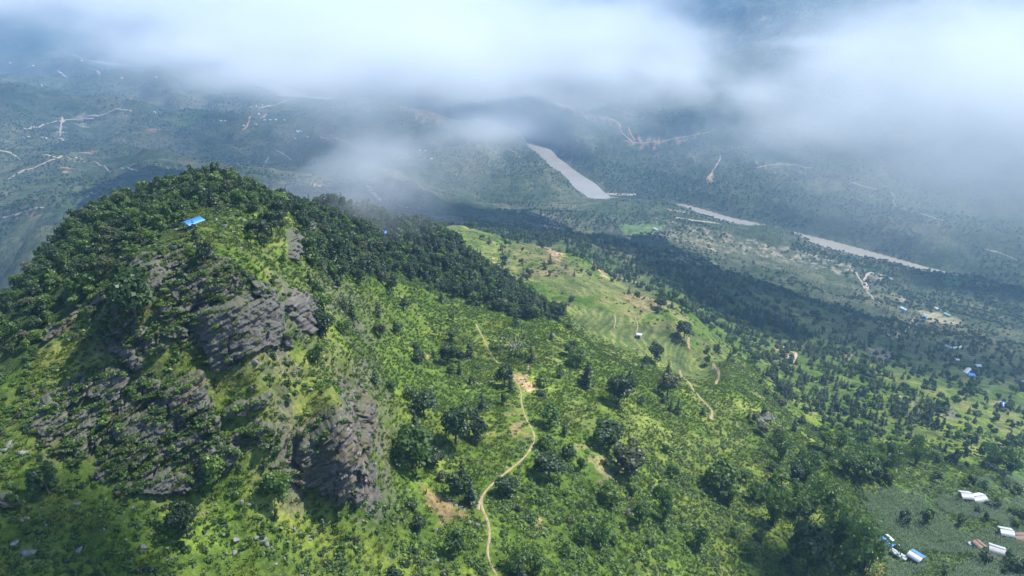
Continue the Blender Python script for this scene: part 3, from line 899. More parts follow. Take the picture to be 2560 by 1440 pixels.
KINDS = {}
for nm, mats in (('broadleaf_tree', (M_DARK, M_MID, M_DARK, M_MID, M_DARK, M_LIME, M_MID, M_OLIVE)),):
    L = []
    for i, m_ in enumerate(mats):
        cr, tr = broadleaf(100 + i, h=6.2 + 0.35 * (i % 4), spread=2.5 + 0.25 * (i % 3))
        L.append((pack('crown', cr, m_), pack('trunk', tr, M_BARK)))
    KINDS[nm] = L
for i, m_ in ((40, M_DARK), (41, M_MID), (42, M_LIME)):
    cr, tr = broadleaf(100 + i, h=7.0, spread=2.9, per=62, size=0.40, nl=11)
    KINDS['broadleaf_tree'].append((pack('crown', cr, m_), pack('trunk', tr, M_BARK)))
KINDS['pine_tree'] = []
for i in range(5):
    cr, tr = pine(200 + i, h=8.0 + 0.5 * i, w=1.7 + 0.15 * (i % 3))
    KINDS['pine_tree'].append((pack('crown', cr, M_PINE), pack('trunk', tr, M_BARK)))
KINDS['bamboo_clump'] = []
for i in range(4):
    cr, tr = bamboo(300 + i, h=9.5 + 0.7 * i)
    KINDS['bamboo_clump'].append((pack('foliage', cr, M_BAMBOO), pack('culms', tr, M_BAMBOO)))
KINDS['bush'] = [(pack('bush', bush_shape(400 + i, n=100 + 10 * i, flat=0.7 + 0.05 * (i % 4)), m_), None) for i, m_ in enumerate((M_MID, M_LIME, M_DARK, M_MID, M_LIME, M_OLIVE, M_MID))]
TUFT = [pack('tuft', tuft_shape(500 + i), M_GRASS) for i in range(4)] + [pack('tuft', bush_shape(520 + i, n=36, size=0.42, flat=0.6), m_) for i, m_ in enumerate((M_MID, M_LIME, M_MID))]
CORN = [pack('maize', corn_shape(540 + i), M_CORN) for i in range(3)]


def low_tree(seed, kind):
    rg = np.random.default_rng(seed)
    if kind == 'pine':
        return pine(seed, 8.5, 2.0, 6, 5)[0]
    lobes = [((0, 0, 3.6), 2.1)] + [((rg.normal() * 1.4, rg.normal() * 1.4, rg.uniform(2.2, 4.6)), rg.uniform(1.0, 1.6)) for _ in range(4)]
    return crown_shape(rg, lobes, 4.2, 1.45)


FARTREE = [pack('far_tree', low_tree(600 + i, 'b'), M_FAR) for i in range(3)] + [pack('far_tree', low_tree(610 + i, 'pine'), M_PINE) for i in range(2)]


def stuff_instances(name, protos, pts, idx, scl, rz, label, tilt=None):
    """what nobody could count: one object that sets the same few plants out on many spots"""
    n = len(pts)
    me = bpy.data.meshes.new(name)
    me.vertices.add(n); me.vertices.foreach_set('co', np.asarray(pts, np.float32).ravel())
    a = me.attributes.new('kind_index', 'INT', 'POINT'); a.data.foreach_set('value', np.asarray(idx, np.int32))
    a = me.attributes.new('size', 'FLOAT_VECTOR', 'POINT'); a.data.foreach_set('vector', np.asarray(scl, np.float32).ravel())
    rot = np.zeros((n, 3), np.float32); rot[:, 2] = rz
    if tilt is not None:
        rot[:, :2] = tilt
    a = me.attributes.new('turn', 'FLOAT_VECTOR', 'POINT'); a.data.foreach_set('vector', rot.ravel())
    o = link(name, me, kind='stuff', label=label)
    ng = bpy.data.node_groups.new(name, 'GeometryNodeTree')
    ng.interface.new_socket('Geometry', in_out='INPUT', socket_type='NodeSocketGeometry')
    ng.interface.new_socket('Geometry', in_out='OUTPUT', socket_type='NodeSocketGeometry')
    N = ng.nodes; L = ng.links
    gi = N.new('NodeGroupInput'); go = N.new('NodeGroupOutput')
    join = N.new('GeometryNodeJoinGeometry')
    for me_ in reversed(protos):
        po = bpy.data.objects.new(me_.name, me_)
        oi = N.new('GeometryNodeObjectInfo'); oi.inputs['Object'].default_value = po; oi.inputs['As Instance'].default_value = True
        L.new(oi.outputs['Geometry'], join.inputs[0])
    iop = N.new('GeometryNodeInstanceOnPoints')

    def attr(nm, dt):
        nd = N.new('GeometryNodeInputNamedAttribute'); nd.data_type = dt; nd.inputs['Name'].default_value = nm; return nd.outputs['Attribute']
    L.new(gi.outputs[0], iop.inputs['Points']); L.new(join.outputs[0], iop.inputs['Instance'])
    iop.inputs['Pick Instance'].default_value = True
    L.new(attr('kind_index', 'INT'), iop.inputs['Instance Index'])
    e2r = N.new('FunctionNodeEulerToRotation'); L.new(attr('turn', 'FLOAT_VECTOR'), e2r.inputs[0])
    L.new(e2r.outputs[0], iop.inputs['Rotation'])
    L.new(attr('size', 'FLOAT_VECTOR'), iop.inputs['Scale'])
    L.new(iop.outputs[0], go.inputs[0])
    md = o.modifiers.new('set_out', 'NODES'); md.node_group = ng
    return o


# ------------------------------------------------------------------ paths and tracks (draped on the ground)
def ribbon(name, pts, width, mat, lift, label, step, wob=0.15, cross=5):
    p = resample(chaikin(pts, 2), step)
    t = np.gradient(p, axis=0); t /= (np.linalg.norm(t, axis=1, keepdims=True) + 1e-9)
    n = np.stack([-t[:, 1], t[:, 0]], -1)
    wd = width * (1 + wob * np.array([pnoise(np.array([i * step / (width * 3)]), np.array([3.7]))[0] for i in range(len(p))]))
    vs = []
    for k in np.linspace(-0.5, 0.5, cross):
        q = p + n * (wd * k)[:, None]
        z = hz(q[:, 0], q[:, 1]) + lift * (1.0 if abs(k) < 0.45 else -0.5)
        vs.append(np.stack([q[:, 0], q[:, 1], z], -1))
    vs = np.stack(vs, 1).reshape(-1, 3)
    i0 = (np.arange(len(p) - 1)[:, None] * cross + np.arange(cross - 1)[None]).ravel()
    me = mesh_np(name, vs, np.stack([i0, i0 + cross, i0 + cross + 1, i0 + 1], -1), True)
    return link(name, me, mat, kind='structure', label=label)


def earth(name, a, b):
    m = NT(name); nz = m.noise(m.pos(), 0.8, 4, 0.65)
    m.surf(m.ramp(nz, [(0.3, a), (0.7, b)]), 0.95, nz, 0.4, 0.1, spec=0.1); return m.m


M_PATH = earth('trodden_earth', (0.20, 0.15, 0.09), (0.34, 0.26, 0.17))
M_ROAD = earth('track_earth', (0.27, 0.22, 0.17), (0.42, 0.35, 0.28))
M_REDTRACK = earth('red_track_earth', (0.28, 0.19, 0.14), (0.40, 0.28, 0.21))


def px(lst):
    a = np.array(lst, float); return at(a[:, 0], a[:, 1])[:, :2]


ribbon('footpath', px(MAINPATH), 0.72, M_PATH, 0.10, 'narrow tan footpath winding up the green slope past the rocky hill', 0.6, 0.45)
ribbon('footpath', px([(1308, 960), (1318, 935), (1322, 910)]), 0.9, M_PATH, 0.10, 'short side path branching uphill from the bare junction', 0.6)
ribbon('footpath', px([(1205, 1240), (1198, 1255), (1196, 1275)]), 0.8, M_PATH, 0.10, 'faint short spur beside the lower bend of the footpath', 0.6)
for nm, pts, wd, mt, lb in [
    ('footpath', [(1723, 843), (1720, 856), (1724, 872)], 1.6, M_PATH, 'short bare trail at the right end of the terraced field'),
    ('footpath', [(1783, 908), (1796, 925), (1798, 940), (1788, 962)], 1.8, M_PATH, 'pale bare trail below the terraces on the grassy spur'),
    ('footpath', [(1700, 925), (1722, 965), (1750, 995), (1775, 1020), (1782, 1032), (1776, 1048)], 1.4, M_PATH, 'thin trail running down the middle of the sunny grass spur'),
    ('footpath', [(1535, 785), (1540, 800), (1535, 820)], 0.9, M_PATH, 'thin trail crossing the upper terraces'),
    ('footpath', [(1588, 790), (1596, 815), (1590, 832)], 0.9, M_PATH, 'thin curving trail across the middle of the terraces'),
    ('track', [(1990, 880), (1988, 900), (1983, 912)], 3.0, M_ROAD, 'short bare gully track in the pine belt'),
    ('track', [(2290, 795), (2278, 805), (2270, 820), (2265, 832)], 4.5, M_ROAD, 'pale dirt track curving below the brown field'),
    ('track', [(2170, 725), (2165, 712), (2160, 700), (2168, 685), (2180, 680), (2190, 690), (2200, 698), (2205, 690), (2195, 680), (2215, 690), (2235, 700)], 7.0, M_ROAD, 'looping pale switchback track above the river bend'),
    ('track', [(2128, 675), (2140, 682), (2152, 700), (2162, 722)], 5.0, M_ROAD, 'pale track dropping to the switchbacks'),
    ('track', [(2165, 725), (2180, 742), (2200, 758)], 4.0, M_ROAD, 'pale track leaving the switchbacks towards the houses'),
    ('track', [(1375, 255), (1430, 270), (1470, 288), (1530, 298), (1552, 312), (1550, 330), (1575, 350), (1585, 358)], 11.0, M_REDTRACK, 'reddish road along the ridge beyond the river, half in cloud'),
    ('track', [(1560, 350), (1610, 358), (1680, 348), (1740, 336), (1775, 330)], 10.0, M_REDTRACK, 'reddish road crossing the hillside above the river'),
    ('track', [(1572, 318), (1575, 335), (1590, 352)], 9.0, M_REDTRACK, 'red earth loop joining the two hillside roads'),
    ('track', [(1800, 385), (1802, 395), (1790, 415), (1780, 430), (1772, 448), (1785, 455)], 9.0, M_ROAD, 'pale zigzag gully on the far bank'),
    ('track', [(2125, 455), (2150, 465), (2192, 473)], 7.0, M_ROAD, 'short pale road on the misty right hillside'),
    ('track', [(2226, 480), (2240, 492), (2228, 508), (2270, 525), (2300, 535), (2360, 552)], 6.0, M_ROAD, 'thin pale switchback road on the right hillside'),
    ('track', [(2465, 624), (2490, 630), (2520, 640), (2545, 650)], 6.0, M_ROAD, 'short pale road low on the right hillside'),
    ('track', [(1500, 255), (1525, 268), (1560, 280), (1590, 290)], 7.0, M_ROAD, 'faint road on the far misty hill'),
    ('track', [(1890, 420), (1940, 408), (1980, 412), (2030, 420)], 7.0, M_ROAD, 'faint pale road across the misty hill shoulder'),
    ('track', [(912, 460), (925, 472), (940, 490), (955, 500), (972, 512), (985, 505), (1000, 515), (1018, 518)], 9.0, M_ROAD, 'pale stony stream bed behind the dark ridge'),
    ('track', [(60, 322), (80, 316), (100, 315), (150, 303), (170, 297), (235, 295)], 10.0, M_ROAD, 'pale road cut into the left far hillside'),
    ('track', [(220, 290), (270, 283), (330, 277)], 9.0, M_ROAD, 'pale road running along the far left spur'),
    ('track', [(155, 292), (158, 305), (150, 325), (150, 340), (156, 352)], 12.0, M_ROAD, 'pale landslide scar below the far left road'),
    ('track', [(20, 447), (50, 430), (90, 417), (118, 405), (150, 395), (200, 392)], 7.0, M_ROAD, 'pale road winding over the left middle hill'),
    ('track', [(0, 376), (40, 382), (100, 388), (150, 396)], 8.0, M_ROAD, 'pale road along the crest of the left middle hill'),
    ('track', [(190, 392), (250, 412), (300, 420), (345, 428)], 6.0, M_ROAD, 'faint road down the right side of the left middle hill'),
    ('track', [(0, 545), (30, 538), (70, 525), (110, 520)], 5.0, M_ROAD, 'faint pale track low on the left hillside'),
    ('track', [(605, 325), (625, 312), (645, 298), (665, 285)], 12.0, M_REDTRACK, 'reddish track climbing from the distant river bend'),
    ('track', [(690, 375), (715, 385), (740, 398)], 7.0, M_ROAD, 'faint track on the misty middle hill'),
    ('track', [(100, 182), (160, 180), (250, 186)], 14.0, M_ROAD, 'faint pale line of road on the farthest left plain'),
    ('track', [(800, 340), (840, 348), (880, 358)], 8.0, M_REDTRACK, 'reddish road on the hill left of the mist'),
    ('track', [(1270, 370), (1295, 385), (1300, 395)], 7.0, M_REDTRACK, 'reddish track on the shoulder above the river'),
    ('track', [(650, 420), (660, 405), (672, 392)], 6.0, M_ROAD, 'thin track just behind the hill top'),
]:
    P2 = px(pts)
    dd = np.linalg.norm(np.append(P2.mean(0), -200))
    ribbon(nm, P2, wd * (1.0 if dd < 900 else 0.72 if dd < 1500 else 0.5), mt, 0.10 if dd < 600 else 0.6, lb, max(0.7, wd * 0.6), 0.3 if dd < 900 else 0.75)
# pale gravel where the river shoals beside the distant village
P2 = px([(640, 268), (670, 266), (700, 258), (716, 250)])
ribbon('gravel_bank', P2, 14, M_ROAD, 0.8, 'pale gravel bank at the distant river bend', 8, 0.4)
for pts in ([(1668, 523), (1700, 530), (1725, 533)], [(1690, 545), (1760, 556), (1800, 560)], [(1500, 485), (1550, 488), (1590, 486)]):
    ribbon('gravel_bank', px(pts), 12, M_ROAD, 0.8, 'pale gravel strip beside the river narrows', 8, 0.4)
print('paths', time.time() - T0)

# ------------------------------------------------------------------ rock: layered crags and loose boulders
def rock_mat(name, old0, br0):
    rk = NT(name)
    rp_ = rk.pos()
    sepr = rk.n('SeparateXYZ', Vector=rp_)
    # bedding planes dip to the left: coordinate across the beds
    across = rk.math('ADD', rk.math('MULTIPLY', sepr.outputs['Z'], 0.86), rk.math('MULTIPLY', sepr.outputs['X'], -0.47))
    across = rk.math('ADD', across, rk.math('MULTIPLY', sepr.outputs['Y'], 0.2))
    bed_v = rk.n('CombineXYZ', X=rk.math('MULTIPLY', sepr.outputs['X'], 0.16), Y=rk.math('MULTIPLY', sepr.outputs['Y'], 0.16), Z=rk.math('MULTIPLY', across, 2.1)).outputs[0]
    bed = rk.noise(bed_v, 1.0, 4, 0.7)
    bl = rk.noise(rp_, 0.22, 4, 0.6)
    fn = rk.noise(rp_, 2.5, 4, 0.7)
    base = rk.ramp(bed, [(0.32, (0.043, 0.041, 0.038)), (0.47, (0.098, 0.092, 0.084)), (0.58, (0.165, 0.152, 0.135)), (0.70, (0.35, 0.31, 0.255))])
    oldr = rk.ramp(fn, [(0.3, (0.05, 0.048, 0.046)), (0.5, (0.108, 0.103, 0.095)), (0.75, (0.20, 0.188, 0.168))])
    oi_ = rk.n('ObjectInfo')
    base = rk.mix(rk.n('MapRange', Value=rk.math('ADD', bl, rk.math('MULTIPLY', oi_.outputs['Random'], 0.25)), From_Min=old0, From_Max=old0 + 0.14).outputs[0], base, oldr)
    brown = rk.n('MapRange', Value=rk.noise(rp_, 0.33, 3, 0.6), From_Min=br0, From_Max=br0 + 0.13).outputs[0]
    base = rk.mix(rk.math('MULTIPLY', brown, 0.75), base, (0.135, 0.094, 0.064))
    gn = rk.n('NewGeometry')
    upz = rk.n('SeparateXYZ', Vector=gn.outputs['Normal']).outputs['Z']
    moss = rk.math('MULTIPLY', rk.n('MapRange', Value=upz, From_Min=0.55, From_Max=0.85).outputs[0], rk.n('MapRange', Value=fn, From_Min=0.42, From_Max=0.55).outputs[0])
    base = rk.mix(rk.math('MULTIPLY', moss, 0.65), base, (0.085, 0.11, 0.03))
    rk.surf(base, 0.85, rk.math('ADD', rk.math('MULTIPLY', bed, 1.5), fn), 0.9, 0.35, spec=0.3)
    return rk.m


M_ROCK = rock_mat('layered_rock', 0.48, 0.58)
M_ROCKBROWN = rock_mat('brown_layered_rock', 0.62, 0.45)
gr = NT('grey_boulder_stone')
gnz = gr.noise(gr.pos(), 1.3, 4, 0.65)
gr.surf(gr.mix(gr.math('MULTIPLY', gr.n('ObjectInfo').outputs['Random'], 0.6), gr.ramp(gnz, [(0.3, (0.11, 0.108, 0.10)), (0.6, (0.22, 0.213, 0.2)), (0.8, (0.32, 0.31, 0.285))]), (0.14, 0.14, 0.145)), 0.9, gnz, 0.5, 0.15, spec=0.2)
M_STONE = gr.m


def hash01(a, b=0, c=0):
    return _h(np.asarray(a, np.int64) & 511, np.asarray(b, np.int64) & 511, np.asarray(c, np.int64) & 511) / 511.0


BED_N = np.array([-0.47, 0.2, 0.86]); BED_N /= np.linalg.norm(BED_N)


def boulder_mesh(seed, n=2, cuts=9):
    bm = bmesh.new(); bmesh.ops.create_icosphere(bm, subdivisions=n, radius=1)
    v = np.array([q.co[:] for q in bm.verts]); f = np.array([[q.index for q in a.verts] for a in bm.faces]); bm.free()
    rg = np.random.default_rng(seed)
    for d in ball(cuts, rg):
        k = rg.uniform(0.35, 0.75); t = v @ d
        v = np.where((t > k)[:, None], v - (t - k)[:, None] * d, v)
    return v * np.array([1.15, 0.85, rg.uniform(0.6, 0.85)]) + rg.normal(size=v.shape) * 0.02, f


BOULDERS = [pack('boulder', boulder_mesh(700 + i, 2, 16), M_STONE) for i in range(9)]
SLABS = [pack('slab', boulder_mesh(720 + i, 2, 14), M_ROCK) for i in range(6)]

# outline in the photograph, face run-out, label
CRAGS = [
    ([(296, 668), (340, 640), (405, 612), (450, 598), (500, 612), (560, 640), (620, 672), (668, 705), (700, 745), (716, 800), (716, 872), (660, 890), (600, 905), (560, 935), (520, 930), (495, 880), (430, 850), (400, 790), (350, 745), (310, 712)], 0.5, 'great broken rock face of the hill under the blue shelter'),
    ([(205, 770), (262, 712), (300, 700), (330, 760), (380, 830), (440, 870), (400, 925), (345, 935), (290, 900), (255, 850)], 0.35, 'rocky rib running down the left side of the hill'),
    ([(58, 1062), (118, 982), (200, 932), (300, 908), (350, 935), (410, 955), (500, 920), (530, 1000), (560, 1090), (640, 1045), (735, 1085), (735, 1212), (650, 1195), (600, 1165), (520, 1205), (440, 1240), (288, 1235), (170, 1155), (88, 1092)], 0.45, 'long lower band of broken rock across the hill face'),
    ([(735, 1070), (800, 1030), (850, 985), (905, 965), (925, 1060), (935, 1200), (905, 1250), (820, 1240), (745, 1225)], 0.6, 'rocky buttress carrying the great layered cliff'),
    ([(400, 623), (424, 608), (457, 602), (494, 620), (486, 642), (442, 653), (410, 642)], 0.6, 'pale topped crag capping the front of the rocky hill below the blue shelter'),
    ([(302, 655), (330, 642), (360, 622), (384, 622), (382, 646), (340, 664), (308, 676)], 0.5, 'small grey blocks along the left rim of the top'),
    ([(308, 687), (349, 660), (390, 642), (414, 653), (441, 685), (414, 700), (418, 732), (377, 736), (373, 711), (347, 693)], 0.7, 'dark slab faced crag at the left shoulder of the rocky hill'),
    ([(459, 646), (499, 637), (513, 659), (490, 679), (463, 691)], 0.5, 'tilted grey slab crag just right of the hill shoulder'),
    ([(414, 700), (465, 690), (521, 660), (538, 677), (534, 694), (562, 698), (591, 704), (587, 728), (547, 739), (499, 751), (465, 762), (437, 751), (414, 728)], 0.6, 'broad dark crag across the upper middle of the hill'),
    ([(534, 661), (555, 642), (583, 653), (618, 683), (609, 702), (585, 688), (555, 674)], 0.5, 'broken ledge of grey blocks right of the dark dome shaped tree'),
    ([(467, 797), (499, 765), (544, 754), (637, 735), (613, 685), (660, 707), (688, 722), (706, 758), (710, 812), (699, 868), (637, 876), (585, 895), (562, 925), (525, 925), (504, 882), (493, 844), (467, 822)], 0.75, 'big dark cliff with upright cracks in the middle of the rocky hill'),
    ([(694, 724), (731, 718), (760, 735), (784, 775), (800, 820), (782, 839), (744, 818), (707, 777)], 0.7, 'leaning grey fin of rock right of the middle cliff'),
    ([(695, 831), (714, 821), (734, 871), (709, 873)], 0.5, 'small grey block under the right edge of the middle cliff'),
    ([(710, 578), (732, 572), (754, 610), (738, 659), (718, 642)], 0.6, 'narrow cliff strip high on the right side of the hill'),
    ([(214, 762), (240, 732), (272, 716), (280, 738), (247, 764), (222, 778)], 0.5, 'small crag at the left rim of the rocky hill'),
    ([(106, 826), (165, 795), (198, 779), (190, 813), (124, 855)], 0.4, 'brown cut bank below the left side forest'),
    ([(391, 752), (424, 746), (430, 776), (400, 782)], 0.5, 'squared block standing on a grass ledge'),
    ([(390, 833), (442, 807), (475, 818), (475, 841), (420, 846)], 0.5, 'low grey ledge left of the big dark cliff'),
    ([(262, 839), (289, 832), (298, 848), (339, 848), (368, 910), (339, 929), (305, 888), (275, 876)], 0.5, 'grey blocks stepping down the grassy rib'),
    ([(198, 956), (240, 931), (285, 912), (334, 920), (323, 951), (302, 998), (230, 990), (207, 973)], 0.55, 'layered grey crag under the grassy rib'),
    ([(62, 1052), (120, 984), (152, 1006), (184, 1050), (171, 1076), (88, 1084)], 0.7, 'pointed grey crag at the left end of the lower hill'),
    ([(170, 1095), (212, 1076), (221, 1142), (190, 1155)], 0.5, 'grey face beneath the pointed crag'),
    ([(402, 975), (450, 950), (499, 922), (520, 960), (525, 1009), (501, 1035), (414, 1045)], 0.7, 'square brown and grey cliff with a grassy top'),
    ([(277, 1065), (319, 1036), (375, 1017), (411, 1025), (415, 1078), (375, 1106), (290, 1106)], 0.55, 'grey layered face left of the square cliff'),
    ([(556, 1029), (585, 1002), (678, 976), (674, 1011), (622, 1031), (564, 1046)], 0.6, 'low dark wall under a grass ledge'),
    ([(739, 1095), (799, 1046), (844, 1019), (884, 1022), (896, 1057), (893, 1125), (919, 1181), (928, 1219), (902, 1246), (844, 1266), (797, 1227), (750, 1216), (735, 1140)], 0.8, 'great layered cliff of brown and grey rock at the foot of the hill'),
    ([(648, 1198), (712, 1167), (744, 1157), (754, 1215), (712, 1205), (658, 1212)], 0.6, 'brown cliff flank left of the great layered cliff'),
    ([(481, 1155), (525, 1106), (562, 1095), (587, 1106), (611, 1132), (587, 1159), (562, 1166), (521, 1197), (484, 1180)], 0.6, 'overhung grey wall in the lower middle of the hill'),
    ([(288, 1228), (360, 1197), (424, 1158), (429, 1173), (480, 1182), (521, 1195), (450, 1231), (375, 1231)], 0.55, 'long dark wall low on the hill face'),
    ([(592, 1069), (656, 1047), (690, 1065), (679, 1091), (613, 1091)], 0.5, 'small stepped wall above the lower cliff'),
    ([(879, 972), (909, 967), (919, 1050), (919, 1118), (894, 1118), (890, 1050)], 0.7, 'reddish cliff sliver behind the great layered cliff'),
    ([(-20, 1226), (22, 1222), (49, 1246), (69, 1257), (86, 1275), (49, 1271), (-20, 1262)], 0.6, 'dark crag at the lower left edge of the hill'),
    ([(2285, 1012), (2330, 1000), (2375, 1022), (2392, 1046), (2350, 1050), (2300, 1035)], 0.5, 'bare streaked cliff on the far spur at the right'),
    ([(1885, 1028), (1910, 1020), (1935, 1042), (1925, 1056), (1895, 1046)], 0.4, 'grey rocks at the end of the sunny spur'),
    ([(2175, 880), (2205, 868), (2232, 885), (2225, 902), (2190, 898)], 0.4, 'pinkish grey cliff in the wooded ravine'),
    ([(760, 560), (785, 552), (792, 570), (770, 578)], 0.4, 'grey rocks on the wooded crest right of the hill top'),
]
TOPS = []
LEDGE = []
for i, (poly, run, lab) in enumerate(CRAGS):
    pp = np.array(poly, float)
    cen = at([pp[:, 0].mean()], [pp[:, 1].mean()])[0]
    d = float(np.linalg.norm(cen - np.array([0, 0, CAMZ])))
    m_px = d / FPX                                            # metres per photo pixel
    st = max(0.24, 0.0016 * d) / m_px
    pad = 2.2 / m_px
    us = np.arange(pp[:, 0].min() - pad, pp[:, 0].max() + pad, st); vs_ = np.arange(pp[:, 1].min() - pad, pp[:, 1].max() + pad, st)
    # the hillside behind, smoothed
    cu = np.linspace(us[0], us[-1], max(4, int(len(us) / 5))); cv = np.linspace(vs_[0], vs_[-1], max(4, int(len(vs_) / 5)))
    gu, gvv = np.meshgrid(cu, cv)
    G0 = at(gu.ravel(), gvv.ravel())
    r0 = np.linalg.norm(G0 - np.array([0, 0, CAMZ]), axis=1)
    G0[r0 > d * 1.25] = (pix_ray(gu.ravel(), gvv.ravel()) * d + np.array([0, 0, CAMZ]))[r0 > d * 1.25]
    G0 = G0.reshape(len(cv), len(cu), 3)
    for _ in range(2):
        Gp = np.pad(G0, ((1, 1), (1, 1), (0, 0)), 'edge')
        G0 = 0.5 * G0 + 0.125 * (Gp[:-2, 1:-1] + Gp[2:, 1:-1] + Gp[1:-1, :-2] + Gp[1:-1, 2:])
    U, V = np.meshgrid(us, vs_)
    iu = np.clip(np.searchsorted(cu, U) - 1, 0, len(cu) - 2); iv = np.clip(np.searchsorted(cv, V) - 1, 0, len(cv) - 2)
    fu = ((U - cu[iu]) / (cu[iu + 1] - cu[iu]))[..., None]; fv = ((V - cv[iv]) / (cv[iv + 1] - cv[iv]))[..., None]
    P = (G0[iv, iu] * (1 - fu) + G0[iv, iu + 1] * fu) * (1 - fv) + (G0[iv + 1, iu] * (1 - fu) + G0[iv + 1, iu + 1] * fu) * fv
    gx, gy = grad(cen[0], cen[1], 6.0); gl = math.hypot(gx, gy) + 1e-6
    out = np.array([-gx / gl, -gy / gl]); fwd = np.array([-cen[0], -cen[1]]) / np.hypot(cen[0], cen[1])
    face = 0.45 * out + 0.55 * fwd; face /= np.linalg.norm(face)
    nrm = np.array([face[0], face[1], 0.18]); nrm /= np.linalg.norm(nrm)
    sgn = np.where(in_poly(U, V, poly), 1.0, -1.0)
    md = sgn * seg_dist(U, V, list(poly) + [poly[0]]) * m_px
    md = md + 1.1 * fbm(P[..., 0] / 2.6 + i, P[..., 2] / 2.0 + P[..., 1] / 3, 3) + 0.9 * (hash01(np.floor((P[..., 0] * 0.9 + P[..., 2] * 0.4) / 1.9), np.floor((P[..., 2] * 0.9 - P[..., 0] * 0.45) / 1.1), i) - 0.5)
    W = P.reshape(-1, 3)
    ins = in_poly(U, V, poly)
    vt = np.where(ins, V, 1e9).min(0); vb = np.where(ins, V, -1e9).max(0)
    ok = vb > vt
    H_ = np.where(ok, (vb - vt) * m_px, 1.0); t = np.clip((vb[None] - V) / np.maximum(vb - vt, 1e-3)[None], 0, 1)
    bed = 0.42 + 0.010 * min(40, H_.max())
    nw = 0.7 * fbm(W[:, 0] / 6 + i, W[:, 2] / 6 + W[:, 1] / 7, 3)
    lay = (W @ BED_N + nw) / bed; li = np.floor(lay); fl = lay - li
    bi = np.floor((W[:, 0] * 0.83 + W[:, 1] * 0.3 + W[:, 2] * 0.45) / (3.1 * bed) + hash01(li, i) * 3)
    jx = np.floor((W[:, 0] * 0.9 - W[:, 1] * 0.35 + 0.22 * W[:, 2]) / 2.6 + 0.7 * nw)
    jy = np.floor((W @ BED_N) / 2.3 + 0.6 * nw)
    blk = (hash01(li, bi, i) - 0.5) * 0.55 + (hash01(jx, jy, i) - 0.5) * 1.0 + (hash01(li, i + 7) - 0.5) * 0.4 - 0.22 * (fl < 0.16)
    blk = blk + 0.5 * fbm(W[:, 0] / 2.4, W[:, 2] / 2.4 + W[:, 1] / 2.2, 3)
    jf = (W[:, 0] * 0.9 - W[:, 1] * 0.35 + 0.22 * W[:, 2]) / 2.6 + 0.7 * nw
    blk = blk - 0.9 * ((jf - np.floor(jf)) < 0.10) * (hash01(jx, i + 11) > 0.45)
    scale_ = min(1.5, 0.55 + 0.035 * H_.max())
    blk = blk.reshape(U.shape) * scale_
    e = smooth(-0.25, 0.75, md)
    body = i < 4
    off = -1.0 + e * ((1.0 if body else 2.9) + blk * (2.0 if body else 1.25) + run * np.minimum(0.42 * H_[None] * t ** 1.2, 3.2 if body else 5.0))
    Q = P + nrm * off[..., None]
    ny_, nx_ = U.shape
    id_ = np.arange(ny_ * nx_).reshape(ny_, nx_)
    fq = np.stack([id_[:-1, :-1], id_[1:, :-1], id_[1:, 1:], id_[:-1, 1:]], -1).reshape(-1, 4)
    keep = (md.ravel()[fq].max(1) > -1.0)
    fq = fq[keep]
    used, inv = np.unique(fq, return_inverse=True)
    Vv = Q.reshape(-1, 3)[used] - cen
    ent = empty('rock_outcrop', tuple(cen), lab, 'rock outcrop', 'crags of the rocky hill' if d < 300 else None)
    link('rock_face', mesh_np('rock_face', Vv, inv.reshape(-1, 4)), M_ROCKBROWN if any(q in lab for q in ('brown', 'reddish', 'pinkish', 'buttress')) else M_ROCK, ent)
    rg = np.random.default_rng(800 + i)
    inn = np.nonzero((md > 0.3).ravel())[0]
    for k in range(int(3 + min(9, math.sqrt(len(inn)) / 8))):
        q = Q.reshape(-1, 3)[inn[int(rg.integers(len(inn)))]] - cen
        sz = rg.uniform(0.5, 1.3) * (0.6 + 0.4 * scale_) * (1 if d < 300 else 2)
        so = link('slab', SLABS[int(rg.integers(6))], None, ent)
        so.location = tuple(q - nrm * 0.25)
        so.scale = (sz * 1.5, sz * 1.0, sz * 0.38)
        so.rotation_euler = (0.2 * rg.normal() - 0.15, -0.5 + 0.2 * rg.normal(), rg.uniform(-0.5, 0.5))
    # ledges level enough to carry grass and bushes
    du_ = np.gradient(Q, axis=1); dv_ = np.gradient(Q, axis=0)
    nn_q = np.cross(dv_, du_); nn_q /= (np.linalg.norm(nn_q, axis=-1, keepdims=True) + 1e-9)
    upq = np.abs(nn_q[..., 2])
    gn_ = fbm(P[..., 0] / 5 + 3, P[..., 2] / 4 + P[..., 1] / 5, 3)
    lim = 0.10 if body else 0.5
    ledge = (md > -0.2) & (upq > lim + 0.25) & (gn_ > (-0.18 if body else 0.05))
    cand = np.nonzero(ledge.ravel())[0]
    if d < 300 and len(cand):
        take = cand[rg.uniform(size=len(cand)) < (0.13 if body else 0.06)]
        LEDGE.append(np.concatenate([Q.reshape(-1, 3)[take], np.full((len(take), 1), float(body))], 1))
    # spots along the upper edge where grass and bushes overhang
    if d < 300:
        for c_ in np.nonzero(ok)[0][::3]:
            j = int(np.argmin(np.abs(vs_ - (vt[c_] + 1.0 / m_px))))
            TOPS.append(tuple(Q[j, c_]))
TOPS = np.array(TOPS); LEDGE = np.concatenate(LEDGE); print('ledge plants', len(LEDGE))
print('crags', len(TOPS), time.time() - T0)

